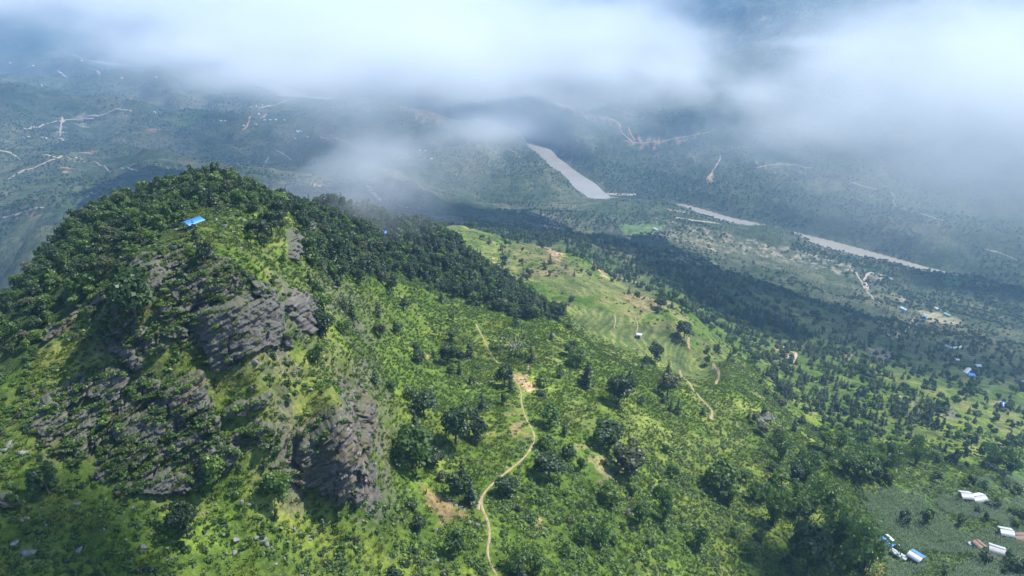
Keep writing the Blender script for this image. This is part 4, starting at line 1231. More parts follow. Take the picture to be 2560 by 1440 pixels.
# ------------------------------------------------------------------ houses, shelters, walls
ROADS_XY = [px(MAINPATH), px([(1723, 843), (1720, 856), (1724, 872)]), px([(1783, 908), (1796, 925), (1798, 940), (1788, 962)]), px([(1700, 925), (1722, 965), (1750, 995), (1775, 1020), (1782, 1032), (1776, 1048)])]
HOUSE_XY = []
SPOTS = []      # (x, y, radius) already taken by something hand-placed
def paint(name, colr, rough=0.5, metallic=0.0, spec=0.3, rust=0.0):
    m = NT(name); nz = m.noise(m.pos(), 1.6, 4, 0.65)
    a = tuple(q * 0.82 for q in colr); c_ = m.ramp(nz, [(0.3, a), (0.65, colr)])
    if rust:
        c_ = m.mix(m.n('MapRange', Value=m.noise(m.pos(), 0.7, 3), From_Min=0.5, From_Max=0.7, To_Max=rust).outputs[0], c_, (0.2, 0.11, 0.07))
    m.surf(c_, rough, nz, 0.15, 0.05, metallic, spec); return m.m


RM = {'blue': paint('blue_sheet', (0.05, 0.22, 0.62)), 'white': paint('white_sheet', (0.56, 0.58, 0.60)), 'silver': paint('zinc_sheet', (0.40, 0.43, 0.46), 0.45, rust=0.12), 'rust': paint('rusty_sheet', (0.22, 0.15, 0.115), 0.8, rust=0.5),
      'grey': paint('grey_sheet', (0.33, 0.34, 0.36), 0.6, rust=0.35), 'teal': paint('faded_teal_sheet', (0.16, 0.30, 0.33)), 'pale': paint('pale_blue_sheet', (0.36, 0.50, 0.66))}
M_MUD = paint('mud_wall', (0.30, 0.20, 0.13), 0.95)
M_LIMEW = paint('limewashed_wall', (0.55, 0.50, 0.42), 0.9)
M_WOOD = paint('weathered_wood', (0.16, 0.11, 0.07), 0.9)
M_OPEN = paint('dark_opening', (0.02, 0.018, 0.016), 0.9)
M_TANK = paint('tank_plastic', (0.45, 0.48, 0.5), 0.5)


def bx(x0, x1, y0, y1, z0, z1):
    v = np.array([(x, y, z) for z in (z0, z1) for y in (y0, y1) for x in (x0, x1)], float)
    return v, np.array([(0, 2, 3, 1), (4, 5, 7, 6), (0, 1, 5, 4), (2, 6, 7, 3), (0, 4, 6, 2), (1, 3, 7, 5)])


def sheet(L, y0, z0, y1, z1, pitch=0.3, amp=0.03, th=0.03):
    """corrugated roofing from eave (y0, z0) up to ridge (y1, z1), length L along x"""
    n = max(4, int(L / pitch) * 2)
    xs = np.linspace(-L / 2, L / 2, n + 1); w_ = amp * np.where(np.arange(n + 1) % 2, 1, -1)
    rows = []
    for (y, z, o) in ((y0, z0, 0), (y1, z1, 0), (y1, z1, -th), (y0, z0, -th)):
        rows.append(np.stack([xs, np.full(n + 1, y), z + w_ + o], -1))
    v = np.concatenate(rows); k = n + 1
    f = []
    for r_ in range(4):
        a, b = r_ * k, ((r_ + 1) % 4) * k
        for i in range(n):
            f.append((a + i, a + i + 1, b + i + 1, b + i))
    return v, np.array(f)


def house(a, b, wid, front, back, label, wall=None, hgt=2.3, pitch=0.42, group=None, simple=False, name='house', cat='house', turn=None, length=None):
    """gabled house; a and b are the two ends of its ridge line on the ground in the photograph"""
    q = at([a[0], b[0]], [a[1], b[1]])
    c = q.mean(0); dv = (q[1] - q[0])[:2]; L = float(np.linalg.norm(dv)); rz = math.atan2(dv[1], dv[0])
    if turn is not None:
        rz, L = turn, length
    if L < 3:
        L = 3.0
    L = min(L, 26 if simple else 16)
    zz = min(q[0][2], q[1][2], c[2])
    e = empty(name, (c[0], c[1], max(hz(c[0], c[1]) - 0.2, zz)), label, cat, group, rz)
    w2 = wid / 2; rh = pitch * w2
    v, f = bx(-L / 2 + .25, L / 2 - .25, -w2 + .3, w2 - .3, -3.0, hgt)
    gv_ = [(sx * (L / 2 - .25), sy, z_) for sx in (-1, 1) for (sy, z_) in ((-w2 + .3, hgt), (w2 - .3, hgt), (0, hgt + rh - .1))]
    gb = np.array(gv_)
    parts = [(v, f)]
    body = merge(parts)
    body = (np.concatenate([body[0], gb]), body[1])
    me = bpy.data.meshes.new('wall'); o0 = len(body[0]) - 6
    me.from_pydata(body[0].tolist(), [], [tuple(q_) for q_ in body[1].tolist()] + [(o0, o0 + 1, o0 + 2), (o0 + 4, o0 + 3, o0 + 5)])
    link('wall', me, wall or M_MUD, e)
    for sgn, mt in ((-1, front), (1, back)):
        s_ = link('roof_slope', mesh_np('roof_slope', *sheet(L + .5, sgn * (w2 + .35), hgt - 0.35 * pitch, sgn * 0.02, hgt + rh)), RM[mt], e)
        if front != back:
            s_['label'] = mt + ' roof slope'
    link('ridge_cap', mesh_np('ridge_cap', *bx(-L / 2 - .2, L / 2 + .2, -.14, .14, hgt + rh + .02, hgt + rh + .08)), RM['silver' if front == 'silver' else front], e)
    if not simple:
        link('door', mesh_np('door', *bx(-.45, .45, -w2 + .24, -w2 + .32, 0, 1.85)), M_WOOD, e)
        for sx in (-1, 1):
            if L > 4.5:
                link('window', mesh_np('window', *bx(sx * L * .3 - .35, sx * L * .3 + .35, -w2 + .25, -w2 + .31, .9, 1.6)), M_OPEN, e)
    HOUSE_XY.append((c[0], c[1], max(L, wid) * 0.62))
    return e


G1 = 'houses in the maize fields at the lower right'
house((2205, 1352), (2233, 1374), 4.6, 'blue', 'white', 'blue and white roofed house at the upper left end of its yard by the bamboo', group=G1)
house((2272, 1392), (2302, 1408), 4.8, 'silver', 'blue', 'house with silver front slope and blue back slope at the lower end of the yard', group=G1)
house((2226, 1381), (2264, 1402), 1.9, 'silver', 'silver', 'long low silver roofed shed between the two blue roofed houses', hgt=1.5, group=G1, pitch=0.2, name='shed', cat='shed')
house((2168, 1332), (2177, 1338), 2.4, 'silver', 'silver', 'tiny silver roofed hut at the top of the yard beside the bamboo', group=G1, name='hut', cat='hut')
house((2399, 1245), (2425, 1249), 5.0, 'silver', 'silver', 'left one of the two joined silver roofs among the upper maize', group=G1)
house((2429, 1250), (2456, 1253), 5.0, 'silver', 'white', 'right one of the two joined silver roofs among the upper maize', group=G1)
house((2497, 1334), (2527, 1344), 5.0, 'silver', 'silver', 'silver roofed house beside the rust brown roof near the right edge', group=G1)
house((2534, 1347), (2566, 1354), 4.4, 'rust', 'rust', 'rust brown roofed house cut by the right edge of the picture', group=G1)
house((2469, 1380), (2509, 1389), 4.6, 'grey', 'silver', 'house with streaked grey and silver roof below the brown roofed hut', group=G1)
house((2434, 1366), (2456, 1375), 3.6, 'rust', 'rust', 'brown roofed hut left of the streaked grey roof', group=G1, name='hut', cat='hut')
house((2554, 1226), (2570, 1236), 4.6, 'silver', 'silver', 'silver roof half out of the picture at the right edge above the maize', group=G1)
G2 = 'scattered houses of the lower valley'
for a, b, wd, fr, ba, lb in [
    ((2420, 939), (2435, 943), 7, 'blue', 'blue', 'bright blue roofed house beside a small green field in the wooded valley'),
    ((2409, 931), (2421, 933), 4, 'white', 'silver', 'small white roof just up left of the bright blue roof'),
    ((2439, 917), (2450, 918), 5, 'white', 'white', 'white roofed house alone above the bright blue roof'),
    ((2501, 1013), (2514, 1020), 6, 'pale', 'blue', 'pale blue roofed house below a bare brown plot'),
    ((2556, 959), (2566, 961), 6, 'white', 'white', 'white house at the right edge beside a bright green field'),
    ((2251, 773), (2266, 777), 6, 'pale', 'pale', 'pale blue roofed house above the curving dirt track'),
    ((2307, 794), (2319, 800), 6, 'blue', 'pale', 'blue roofed house between the track and the brown field'),
    ((2337, 773), (2349, 777), 6, 'grey', 'white', 'grey roofed house at the upper edge of the brown field'),
    ((2360, 788), (2376, 791), 6, 'teal', 'grey', 'long teal roofed house inside the brown field'),
    ((1593, 842), (1602, 844), 3, 'white', 'white', 'tiny white roofed hut at the foot of the terraced field'),
    ((1634, 575), (1646, 578), 8, 'grey', 'grey', 'grey house under trees beside the pale green far field'),
    ((2388, 902), (2396, 903), 4, 'white', 'white', 'tiny white roof in the woods left of the valley houses'),
]:
    house(a, b, wd, fr, ba, lb, group=G2, wall=M_LIMEW)
VL = []
VILL = [(58, 345, 'blue'), (72, 343, 'white'), (106, 345, 'silver'), (116, 347, 'white'), (553, 303, 'white'), (563, 304, 'silver'), (641, 266, 'white'), (655, 263, 'white'), (627, 268, 'silver'), (671, 265, 'white'), (662, 301, 'white'), (676, 301, 'silver'), (690, 300, 'white'), (745, 331, 'white'), (753, 330, 'white'), (739, 347, 'silver'), (769, 343, 'silver'),
        (386, 281, 'pale'), (305, 196, 'white'), (204, 152, 'white'), (26, 158, 'white'), (84, 165, 'white'), (391, 194, 'silver'), (505, 172, 'white'), (514, 171, 'silver'), (1052, 377, 'white'), (1064, 378, 'silver'), (1078, 398, 'white'), (645, 285, 'pale'), (712, 301, 'silver'), (610, 315, 'white'), (104, 214, 'silver'), (152, 182, 'white'), (640, 312, 'silver')]
for i, (u, v, mt) in enumerate(VILL):
    p_v = at([u], [v])[0]; dv_ = np.linalg.norm(p_v - np.array([0, 0, CAMZ]))
    k = 2.6 if dv_ < 3000 else 2.3
    place = 'on the left far hillside' if u < 420 and v > 200 else ('on the hazy plain at the far left' if v < 200 else ('near the distant river bend' if u < 800 else 'on the misty hill above the river'))
    e_ = house((u - k, v), (u + k, v + 0.4), 6.5 * min(1.6, dv_ / 2500), mt, mt, {'white': 'tiny white roofed', 'silver': 'tiny silver roofed', 'pale': 'tiny pale blue roofed', 'blue': 'tiny blue roofed'}[mt] + ' house ' + place, group='tiny far houses ' + place, simple=True, wall=M_LIMEW)
    VL.append((e_, u, v, {'white': 'tiny white roofed', 'silver': 'tiny silver roofed', 'pale': 'tiny pale blue roofed', 'blue': 'tiny blue roofed'}[mt] + ' house ' + place))
for lab_ in set(q[3] for q in VL):
    row = sorted([q for q in VL if q[3] == lab_], key=lambda q: q[1])
    for n_, q in enumerate(row):
        if len(row) > 1:
            q[0]['label'] = ('leftmost ' if n_ == 0 else 'rightmost ' if n_ == len(row) - 1 else ['second', 'third', 'fourth', 'fifth', 'sixth', 'seventh', 'eighth', 'ninth', 'tenth', 'eleventh', 'twelfth'][n_ - 1] + ' from left ') + lab_

# blue shelter on top of the rocky hill: an open roof of sheeting on posts
p = at([484], [570])[0]
e = empty('shelter', (p[0], p[1], p[2]), 'open shelter with a bright blue sheet roof on wooden posts on the rocky hill top', 'shelter', rz=1.07)
for sx in (-1, 1):
    for sy in (-1, 1):
        link('post', mesh_np('post', *tube([(sx * 1.9, sy * 1.35, -1.6), (sx * 1.9, sy * 1.35, 1.95)], [0.07, 0.06], 6)), M_WOOD, e)
link('roof_slope', mesh_np('roof_slope', *sheet(5.0, -2.0, 1.75, 0.03, 2.5, 0.55, 0.02)), RM['blue'], e)
link('roof_slope', mesh_np('roof_slope', *sheet(5.0, 2.0, 1.75, -0.03, 2.5, 0.55, 0.02)), RM['blue'], e)
link('ridge_pole', mesh_np('ridge_pole', *tube([(-2.5, 0, 2.36), (2.5, 0, 2.36)], [0.06, 0.06], 6)), M_WOOD, e)
link('bench', mesh_np('bench', *bx(-1.6, 1.6, 0.5, 0.95, -0.6, 0.45)), M_WOOD, e)
SPOTS.append((p[0], p[1], 4.0)); HOUSE_XY.append((p[0], p[1], 3.6))
# second roof in the shaded wood on the ridge
e2 = house((955, 592), (957, 592), 4.8, 'blue', 'blue', 'blue roofed house in the dark wood on the ridge just under the mist', wall=M_LIMEW, hgt=2.2, turn=-1.17, length=5.0)
house((931, 613), (939, 612), 2.6, 'teal', 'teal', 'small faded teal roofed lean-to among trees below the blue roofed ridge house', hgt=1.7, name='hut', cat='hut', simple=True)
# white curved bank above the wooded ravine
P2 = resample(chaikin(px([(2362, 866), (2370, 871), (2385, 874), (2398, 872), (2405, 867)]), 2), 2.0)
tg_ = np.gradient(P2, axis=0); tg_ /= np.linalg.norm(tg_, axis=1, keepdims=True); nn2 = np.stack([-tg_[:, 1], tg_[:, 0]], -1)
z_ = hz(P2[:, 0], P2[:, 1])
prof = [(-0.6, -2.0), (-0.6, 2.6), (0.6, 2.6), (0.6, -2.0)]
v_ = np.stack([np.stack([P2[:, 0] + nn2[:, 0] * o_, P2[:, 1] + nn2[:, 1] * o_, z_ + h_], -1) for o_, h_ in prof], 1).reshape(-1, 3)
f_ = [(i * 4 + k, i * 4 + (k + 1) % 4, (i + 1) * 4 + (k + 1) % 4, (i + 1) * 4 + k) for i in range(len(P2) - 1) for k in range(4)]
tag(link('retaining_wall', mesh_np('retaining_wall', v_, np.array(f_)), RM['white']), 'curved whitish retaining wall on a terrace above the wooded ravine', 'wall')
# round water tank by the brown hut
p = at([2425], [1367])[0]
e = empty('water_tank', tuple(p), 'round grey water tank beside the brown roofed hut', 'water tank')
an = np.linspace(0, 2 * math.pi, 21)[:-1]
link('tank', mesh_np('tank', *tube([(0, 0, -0.6), (0, 0, 1.5), (0, 0, 1.75)], [1.15, 1.15, 1.0], 18)), M_TANK, e)
link('lid', mesh_np('lid', *tube([(0, 0, 1.74), (0, 0, 1.9), (0, 0, 2.0)], [1.0, 0.7, 0.02], 18)), M_TANK, e)
print('houses', time.time() - T0)

# ------------------------------------------------------------------ where plants grow
# polygon in the photograph, nearest, farthest, broadleaf, pine, bush, label zone
ZONES = [
    ('left', [(-60, 900), (-60, 700), (120, 600), (210, 490), (330, 445), (560, 395), (700, 450), (700, 500), (690, 530), (600, 520), (500, 520), (440, 590), (330, 640), (240, 760), (130, 850), (60, 940)], 120, 420, 0.95, 0.0, 0.5),
    ('summit', [(560, 520), (700, 500), (760, 560), (700, 620), (720, 700), (640, 680), (570, 610)], 120, 420, 0.30, 0.0, 0.5),
    ('ridge', [(690, 470), (800, 480), (900, 500), (1000, 525), (1120, 560), (1200, 655), (1300, 720), (1420, 790), (1300, 800), (1150, 750), (1000, 690), (880, 700), (800, 720), (760, 600)], 200, 520, 0.8, 0.24, 0.6),
    ('gully', [(720, 640), (880, 700), (1010, 700), (1190, 800), (1180, 960), (1280, 990), (1300, 1080), (1190, 1260), (960, 1220), (920, 1060), (900, 950), (800, 830)], 120, 420, 0.10, 0.05, 0.20),
    ('spur', [(1190, 800), (1420, 790), (1760, 920), (1940, 1030), (1720, 1120), (1480, 1120), (1340, 1080), (1310, 960)], 150, 520, 0.03, 0.025, 0.08),
    ('lower', [(1250, 1120), (1500, 1120), (1720, 1130), (1880, 1260), (2000, 1360), (2100, 1440), (1250, 1440)], 120, 420, 0.17, 0.0, 0.85),
    ('front', [(0, 1250), (500, 1230), (920, 1250), (1200, 1270), (1230, 1440), (0, 1440)], 80, 300, 0.03, 0.0, 0.75),
    ('face', [(0, 900), (200, 760), (330, 640), (560, 600), (720, 700), (900, 900), (920, 1240), (500, 1230), (0, 1250)], 100, 300, 0.03, 0.0, 0.8),
    ('shelf', [(1100, 550), (1260, 585), (1440, 640), (1640, 740), (1790, 830), (1920, 980), (1700, 900), (1430, 790), (1200, 650)], 380, 760, 0.05, 0.03, 0.18),
    ('pines', [(1110, 565), (1400, 585), (1700, 675), (2000, 825), (2350, 1015), (2360, 1095), (2150, 1090), (1960, 990), (1900, 900), (1700, 780), (1450, 660), (1200, 590)], 480, 1100, 0.26, 0.42, 0.2),
    ('bamboo', [(1880, 1100), (2100, 1070), (2320, 1170), (2200, 1250), (2180, 1440), (2050, 1440), (1940, 1300)], 150, 520, 0.16, 0.0, 0.8),
    ('crops', [(2190, 1250), (2560, 1180), (2560, 1440), (2230, 1440)], 150, 480, 0.12, 0.0, 0.3),
    ('meadow', [(1920, 1000), (2150, 1080), (2360, 1080), (2560, 1060), (2560, 1190), (2330, 1180), (2100, 1080)], 250, 800, 0.22, 0.03, 0.5),
]
FIELDS = [TERR, TERR2, TERR3, [(1320, 690), (1430, 690), (1600, 740), (1450, 745)], [(2290, 775), (2340, 780), (2400, 800), (2395, 812), (2320, 805)], [(1545, 560), (1660, 560), (1650, 585), (1560, 590)],
          [(2445, 950), (2500, 960), (2470, 985)], [(2380, 690), (2440, 700), (2400, 720), (2340, 700)]]


def zone_of(u, v, d):
    z = np.full(len(u), -1)
    for i, (nm, poly, a, b, *_r) in enumerate(ZONES):
        z = np.where((z < 0) & (d > a) & (d < b) & in_poly(u, v, poly), i, z)
    return z


def jittered(x0, x1, y0, y1, s, rg):
    a, b = np.meshgrid(np.arange(x0, x1, s), np.arange(y0, y1, s))
    x = a.ravel() + rg.uniform(-0.5, 0.5, a.size) * s; y = b.ravel() + rg.uniform(-0.5, 0.5, a.size) * s
    return x, y


def clear(x, y, road=1.6, extra=0.0):
    ok = np.ones(len(x), bool)
    for r_ in ROADS_XY:
        ok &= seg_dist(x, y, r_) > road
    for (hx, hy, hr) in HOUSE_XY:
        ok &= np.hypot(x - hx, y - hy) > hr + extra
    return ok


def on_rock(u, v, d):
    m = np.zeros(len(u), bool)
    for poly, _r, _l in CRAGS:
        m |= in_poly(u, v, poly)
    return m & (d < 300)


SOIL = [[(1275, 925), (1300, 935), (1330, 940), (1345, 965), (1325, 985), (1305, 1000), (1290, 975)], [(1000, 1180), (1060, 1210), (1110, 1240), (1180, 1290), (1120, 1300), (1070, 1350), (1050, 1330), (1080, 1280)],
        [(1270, 1000), (1310, 1040), (1330, 1090), (1300, 1110), (1260, 1060)], [(1440, 1110), (1560, 1130), (1590, 1170), (1500, 1210), (1430, 1200)]]


def on_soil(u, v):
    m = np.zeros(len(u), bool)
    for f in SOIL:
        m |= in_poly(u, v, f)
    return m


def in_fields(u, v):
    j_ = np.random.default_rng(5).normal(size=(2, len(u))) * 7
    u = u + j_[0]; v = v + j_[1]
    m = np.zeros(len(u), bool)
    for f in FIELDS:
        m |= in_poly(u, v, f)
    return m



LANDMARKS = [(1115, 562, 'sunlit notch beside the ridge crest'), (1290, 725, 'steep lower edge of the dark ridge'), (800, 610, 'wooded saddle behind the cliff strip'), (1060, 660, 'shaded hollow under the dark ridge'), (485, 565, 'blue shelter'), (450, 630, 'pale topped crag'), (370, 690, 'dark left shoulder crag'), (679, 465, 'slim conifer on the hill crest'), (733, 610, 'narrow cliff strip'), (755, 780, 'leaning rock fin'),
             (600, 830, 'big dark middle cliff'), (460, 985, 'square cliff'), (830, 1140, 'great layered cliff'), (125, 1040, 'pointed crag'), (150, 820, 'brown cut bank'), (245, 750, 'small crag on the left rim'),
             (955, 592, 'blue roofed ridge house'), (1302, 970, 'bare path junction'), (1192, 812, 'top end of the footpath'), (1336, 1095, 'middle bend of the footpath'), (1204, 1255, 'lower bend of the footpath'), (1225, 1400, 'lowest stretch of the footpath'),
             (1290, 850, 'wide spreading old tree'), (1570, 800, 'terraced field'), (1700, 925, 'lower terraces'), (1546, 975, 'tall dark tree on the spur'), (1910, 1040, 'grey rocks ending the spur'), (2428, 1248, 'joined silver roofs'), (2218, 1362, 'blue and white roof'),
             (2287, 1400, 'silver and blue roof'), (2490, 1383, 'streaked grey roof'), (2550, 1350, 'rust brown roof'), (2205, 885, 'pinkish grey ravine cliff'), (2340, 1030, 'bare streaked far cliff'), (2428, 941, 'bright blue valley roof'), (2507, 1016, 'pale blue roof by the brown plot'),
             (1090, 1290, 'bare brown slope'), (897, 1040, 'reddish cliff sliver'), (1400, 795, 'tip of the shaded ridge'), (1500, 1160, 'bare stony break in the spur'), (2100, 1190, 'middle of the bamboo'), (545, 1180, 'bright tree under the lower wall'),
             (590, 1350, 'split pale rocks on the front slope'), (70, 1385, 'big grey boulder at the lower left'), (1245, 670, 'bare red gully on the sunny shelf'), (300, 490, 'bend of the left skyline'), (80, 640, 'lower left skyline'), (1780, 935, 'pale bare trail on the spur'),
             (1370, 590, 'near end of the pine belt'), (1960, 880, 'bare gullies in the pine belt'), (1030, 1160, 'tall green tree at the gully mouth'), (1140, 1080, 'big dark tree above the footpath'), (345, 780, 'big dark tree in the crags'), (1800, 1220, 'wide green thicket tree')]
ORD = ['nearest', 'second nearest', 'third nearest', 'fourth nearest', 'fifth nearest', 'sixth nearest', 'seventh nearest', 'eighth nearest', 'ninth nearest', 'tenth nearest', 'eleventh nearest', 'twelfth nearest']
_lm = np.array([(a, b) for a, b, _n in LANDMARKS], float)


def name_them(items, u, v, zone_words):
    """items: list of (object, plain description); tells each from its fellows by the landmark it stands next to"""
    seen = {}
    for k, (o, what) in enumerate(items):
        dd = np.hypot(_lm[:, 0] - u[k], (_lm[:, 1] - v[k]) * 1.4); j = int(np.argmin(dd))
        du, dv = u[k] - _lm[j, 0], (v[k] - _lm[j, 1]) * 1.4
        side = ('right of' if du > 0 else 'left of') if abs(du) > abs(dv) else ('below' if dv > 0 else 'above')
        seen.setdefault((what, j, side), []).append((float(dd[j]), k))
    for (what, j, side), lst in seen.items():
        lst.sort()
        for r_, (_d, k) in enumerate(lst):
            o = items[k][0]
            if r_ < len(ORD):
                o['label'] = f'{ORD[r_]} {what} {side} the {LANDMARKS[j][2]}'
            else:
                o['label'] = f'{what} amid many alike {zone_words[k]}'


PHRASE = {
    'left': "in the wood on the hill's left flank", 'summit': 'on the grassy top behind the blue shelter', 'ridge': 'in the shaded wood on the dark ridge',
    'gully': 'on the slope between the rocky hill and the footpath', 'spur': 'standing apart on the sunny grass spur', 'lower': 'in the thick growth below the footpath',
    'front': 'on the grassy slope under the rocky hill', 'face': 'clinging to the rocky hill face', 'shelf': 'on the sunny shelf near the terraces', 'pines': 'in the pine belt beyond the terraces',
    'bamboo': 'among the bamboo on the right slope', 'crops': 'standing in the maize fields', 'meadow': 'on the green slope above the bamboo', '': 'on the open hillside'}

print('zones', time.time() - T0)


def place_thing(kind, variant, p, s, rz, label, group, cat):
    """a plant of its own: an empty at its foot with crown and trunk, or one mesh"""
    a, b = KINDS[kind][variant]
    if b is None:
        o = bpy.data.objects.new(kind, a); col.objects.link(o)
        o.location = p; o.scale = (s * 1.0, s * 1.0, s * 0.95); o.rotation_euler = (0, 0, rz)
        return tag(o, label, cat, group)
    e = empty(kind, p, label, cat, group, rz); e.scale = (s * (1 + 0.14 * math.sin(rz * 7)), s * (1 + 0.14 * math.cos(rz * 5)), s * (1 + 0.2 * math.sin(rz * 11)))
    for me in (a, b):
        c = bpy.data.objects.new(me.name.split('.')[0], me); col.objects.link(c); c.parent = e
    return e


DARKV, MIDV, LIMEV, OLIVEV = (0, 2, 4), (1, 3, 6), (5,), (7,)
HAND = [
    # kind, u, v (foot), height px, variant, label
    ('broadleaf_tree', 345, 812, 140, 4, 'big dark leafy tree rooted in the crags left of the middle cliff'),
    ('broadleaf_tree', 516, 665, 58, 0, 'dark dome shaped bushy tree beside the top crag'),
    ('pine_tree', 490, 602, 50, 1, 'small dark conifer just below the blue shelter'),
    ('broadleaf_tree', 645, 600, 75, 2, 'left dark tree of the group on the hill top right of the shelter'),
    ('broadleaf_tree', 680, 590, 75, 0, 'rounded dark tree at the right rim of the hill top'),
    ('broadleaf_tree', 600, 520, 60, 1, 'broad green tree on the crest behind the shelter'),
    ('pine_tree', 679, 470, 45, 2, 'slim dark conifer poking above the hill crest'),
    ('broadleaf_tree', 545, 1205, 70, 5, 'bright green tree at the foot of the lower middle wall'),
    ('broadleaf_tree', 640, 500, 60, 3, 'leafy tree on the crest near the slim conifer'),
    ('broadleaf_tree', 1290, 890, 105, 7, ''),
    ('broadleaf_tree', 1546, 1008, 75, 0, 'tall dark tree alone on the sunny spur'),
    ('pine_tree', 1466, 965, 85, 0, 'tall dark conifer standing right of the bare path junction'),
    ('broadleaf_tree', 1440, 915, 60, 1, 'slender tree up the slope from the tall conifer'),
    ('broadleaf_tree', 1522, 1122, 85, 2, 'broad dark tree with a deep shadow in the middle of the spur'),
    ('broadleaf_tree', 1375, 1065, 75, 1, 'bushy green tree just right of the path bend'),
    ('broadleaf_tree', 1372, 1190, 80, 4, 'dark plumed tree inside the lower path bend'),
    ('broadleaf_tree', 1668, 992, 62, 7, 'brownish thin crowned tree on the upper spur'),
    ('pine_tree', 1572, 975, 60, 3, 'conifer in the pair uphill of the tall dark tree'),
    ('pine_tree', 1175, 893, 48, 1, 'small conifer left of the upper footpath'),
    ('broadleaf_tree', 1120, 910, 60, 0, 'dark tree left of the footpath by the small conifer'),
    ('broadleaf_tree', 1060, 1040, 75, 2, 'round dark tree in the gully beside the hill foot'),
    ('broadleaf_tree', 1032, 1170, 110, 3, 'tall green tree at the mouth of the gully'),
    ('broadleaf_tree', 1140, 1110, 100, 0, 'big dark tree on the slope above the lower footpath'),
    ('broadleaf_tree', 1262, 965, 55, 2, 'dark bushy tree left of the bare path junction'),
    ('broadleaf_tree', 1198, 1105, 65, 4, 'dark tree close to the inner side of the path'),
    ('broadleaf_tree', 1136, 1382, 68, 6, 'bushy tree alone on the grass left of the lowest path'),
    ('broadleaf_tree', 470, 1345, 85, 4, 'dark tree on the shaded grass below the hill'),
    ('broadleaf_tree', 2015, 1440, 110, 0, 'large dark tree in the shade at the bottom of the slope'),
    ('broadleaf_tree', 1800, 1230, 90, 1, 'wide green tree at the edge of the lower thicket'),
    ('broadleaf_tree', 1270, 1238, 60, 2, 'dark tree right of the lower path bend'),
    ('broadleaf_tree', 1570, 1190, 90, 7, 'tall grey green tree on the rocky break of the slope'),
    ('broadleaf_tree', 2060, 1125, 55, 5, 'bright yellow green tree above the bamboo'),
    ('broadleaf_tree', 795, 910, 60, 6, 'leafy green tree beside the foot of the leaning fin'),
    ('broadleaf_tree', 700, 1245, 70, 5, 'bright leafy tree under the brown cliff flank'),
    ('broadleaf_tree', 1650, 770, 40, 0, 'left tree of the group at the end of the terraces'),
    ('broadleaf_tree', 1710, 845, 60, 4, 'big dark tree at the right end of the terraces'),
    ('broadleaf_tree', 1640, 905, 45, 2, 'dark tree above the lower terraces'),
    ('broadleaf_tree', 1395, 800, 60, 0, 'dark tree at the tip of the shaded ridge'),
    ('bamboo_clump', 2010, 1200, 75, 0, ''), ('bamboo_clump', 2110, 1180, 85, 1, ''), ('bamboo_clump', 2150, 1195, 85, 2, ''), ('bamboo_clump', 2200, 1195, 80, 3, ''),
    ('bamboo_clump', 1950, 1150, 65, 1, ''), ('bamboo_clump', 2095, 1130, 60, 2, ''), ('bamboo_clump', 2150, 1120, 50, 0, ''), ('bamboo_clump', 2290, 1160, 55, 3, ''),
    ('bamboo_clump', 1930, 1310, 90, 0, ''), ('bamboo_clump', 1985, 1290, 80, 2, ''), ('bamboo_clump', 2035, 1280, 75, 3, ''), ('bamboo_clump', 2070, 1255, 70, 1, ''),
    ('bamboo_clump', 2080, 1380, 105, 0, ''), ('bamboo_clump', 2130, 1370, 90, 1, ''), ('bamboo_clump', 2160, 1420, 100, 2, ''), ('bamboo_clump', 2120, 1430, 80, 3, ''),
    ('bamboo_clump', 1880, 1250, 60, 2, ''), ('bamboo_clump', 2480, 1170, 60, 1, ''), ('bamboo_clump', 2520, 1190, 60, 0, ''), ('bamboo_clump', 1290, 1435, 80, 3, ''), ('bamboo_clump', 1340, 1440, 70, 1, ''),
    ('bamboo_clump', 1500, 1360, 70, 0, ''), ('bamboo_clump', 1660, 1300, 60, 2, ''),
]
H3 = at([h_[1] for h_ in HAND], [h_[2] for h_ in HAND])
bam, bam_uv = [], []
for (kind, u, v, hp, var, lab), p in zip(HAND, H3):
    d = np.linalg.norm(p - np.array([0, 0, CAMZ]))
    foot = FPX * 0 + d
    me = KINDS[kind][var][0]
    zs = np.empty(len(me.vertices) * 3); me.vertices.foreach_get('co', zs)
    top = zs.reshape(-1, 3)[:, 2].max()
    dep = abs(CAMZ - p[2]) / d
    s = hp * d / FPX / (top * math.sqrt(max(0.2, 1 - dep * dep)) + 1.2)
    if kind == 'broadleaf_tree' and s > 1.15 and var != 7:
        var = {5: 10, 1: 9, 3: 9, 6: 9}.get(var, 8)
        s = s * top / max(q_[2] for q_ in KINDS[kind][var][0].vertices[0:1] and [w_.co for w_ in KINDS[kind][var][0].vertices])
    if kind == 'bamboo_clump':
        lab = lab or 'feathery light green bamboo clump on the lower right slope'
        if u < 1700:
            lab = 'feathery bamboo clump among the lower shrubs in the middle'
        bam.append((place_thing(kind, var, tuple(p), s, u * 0.37, lab, 'bamboo clumps on the slope', 'bamboo'), 'feathery light green bamboo clump')); bam_uv.append((u, v))
    elif lab:
        place_thing(kind, var, tuple(p), s, u * 0.37, lab, 'hand sized trees of the slopes' if False else 'trees standing out on the slopes', 'tree')
    SPOTS.append((p[0], p[1], 2.2 * s))
bam_uv = np.array(bam_uv, float)
name_them(bam, bam_uv[:, 0], bam_uv[:, 1], ['on the lower right slope'] * len(bam))
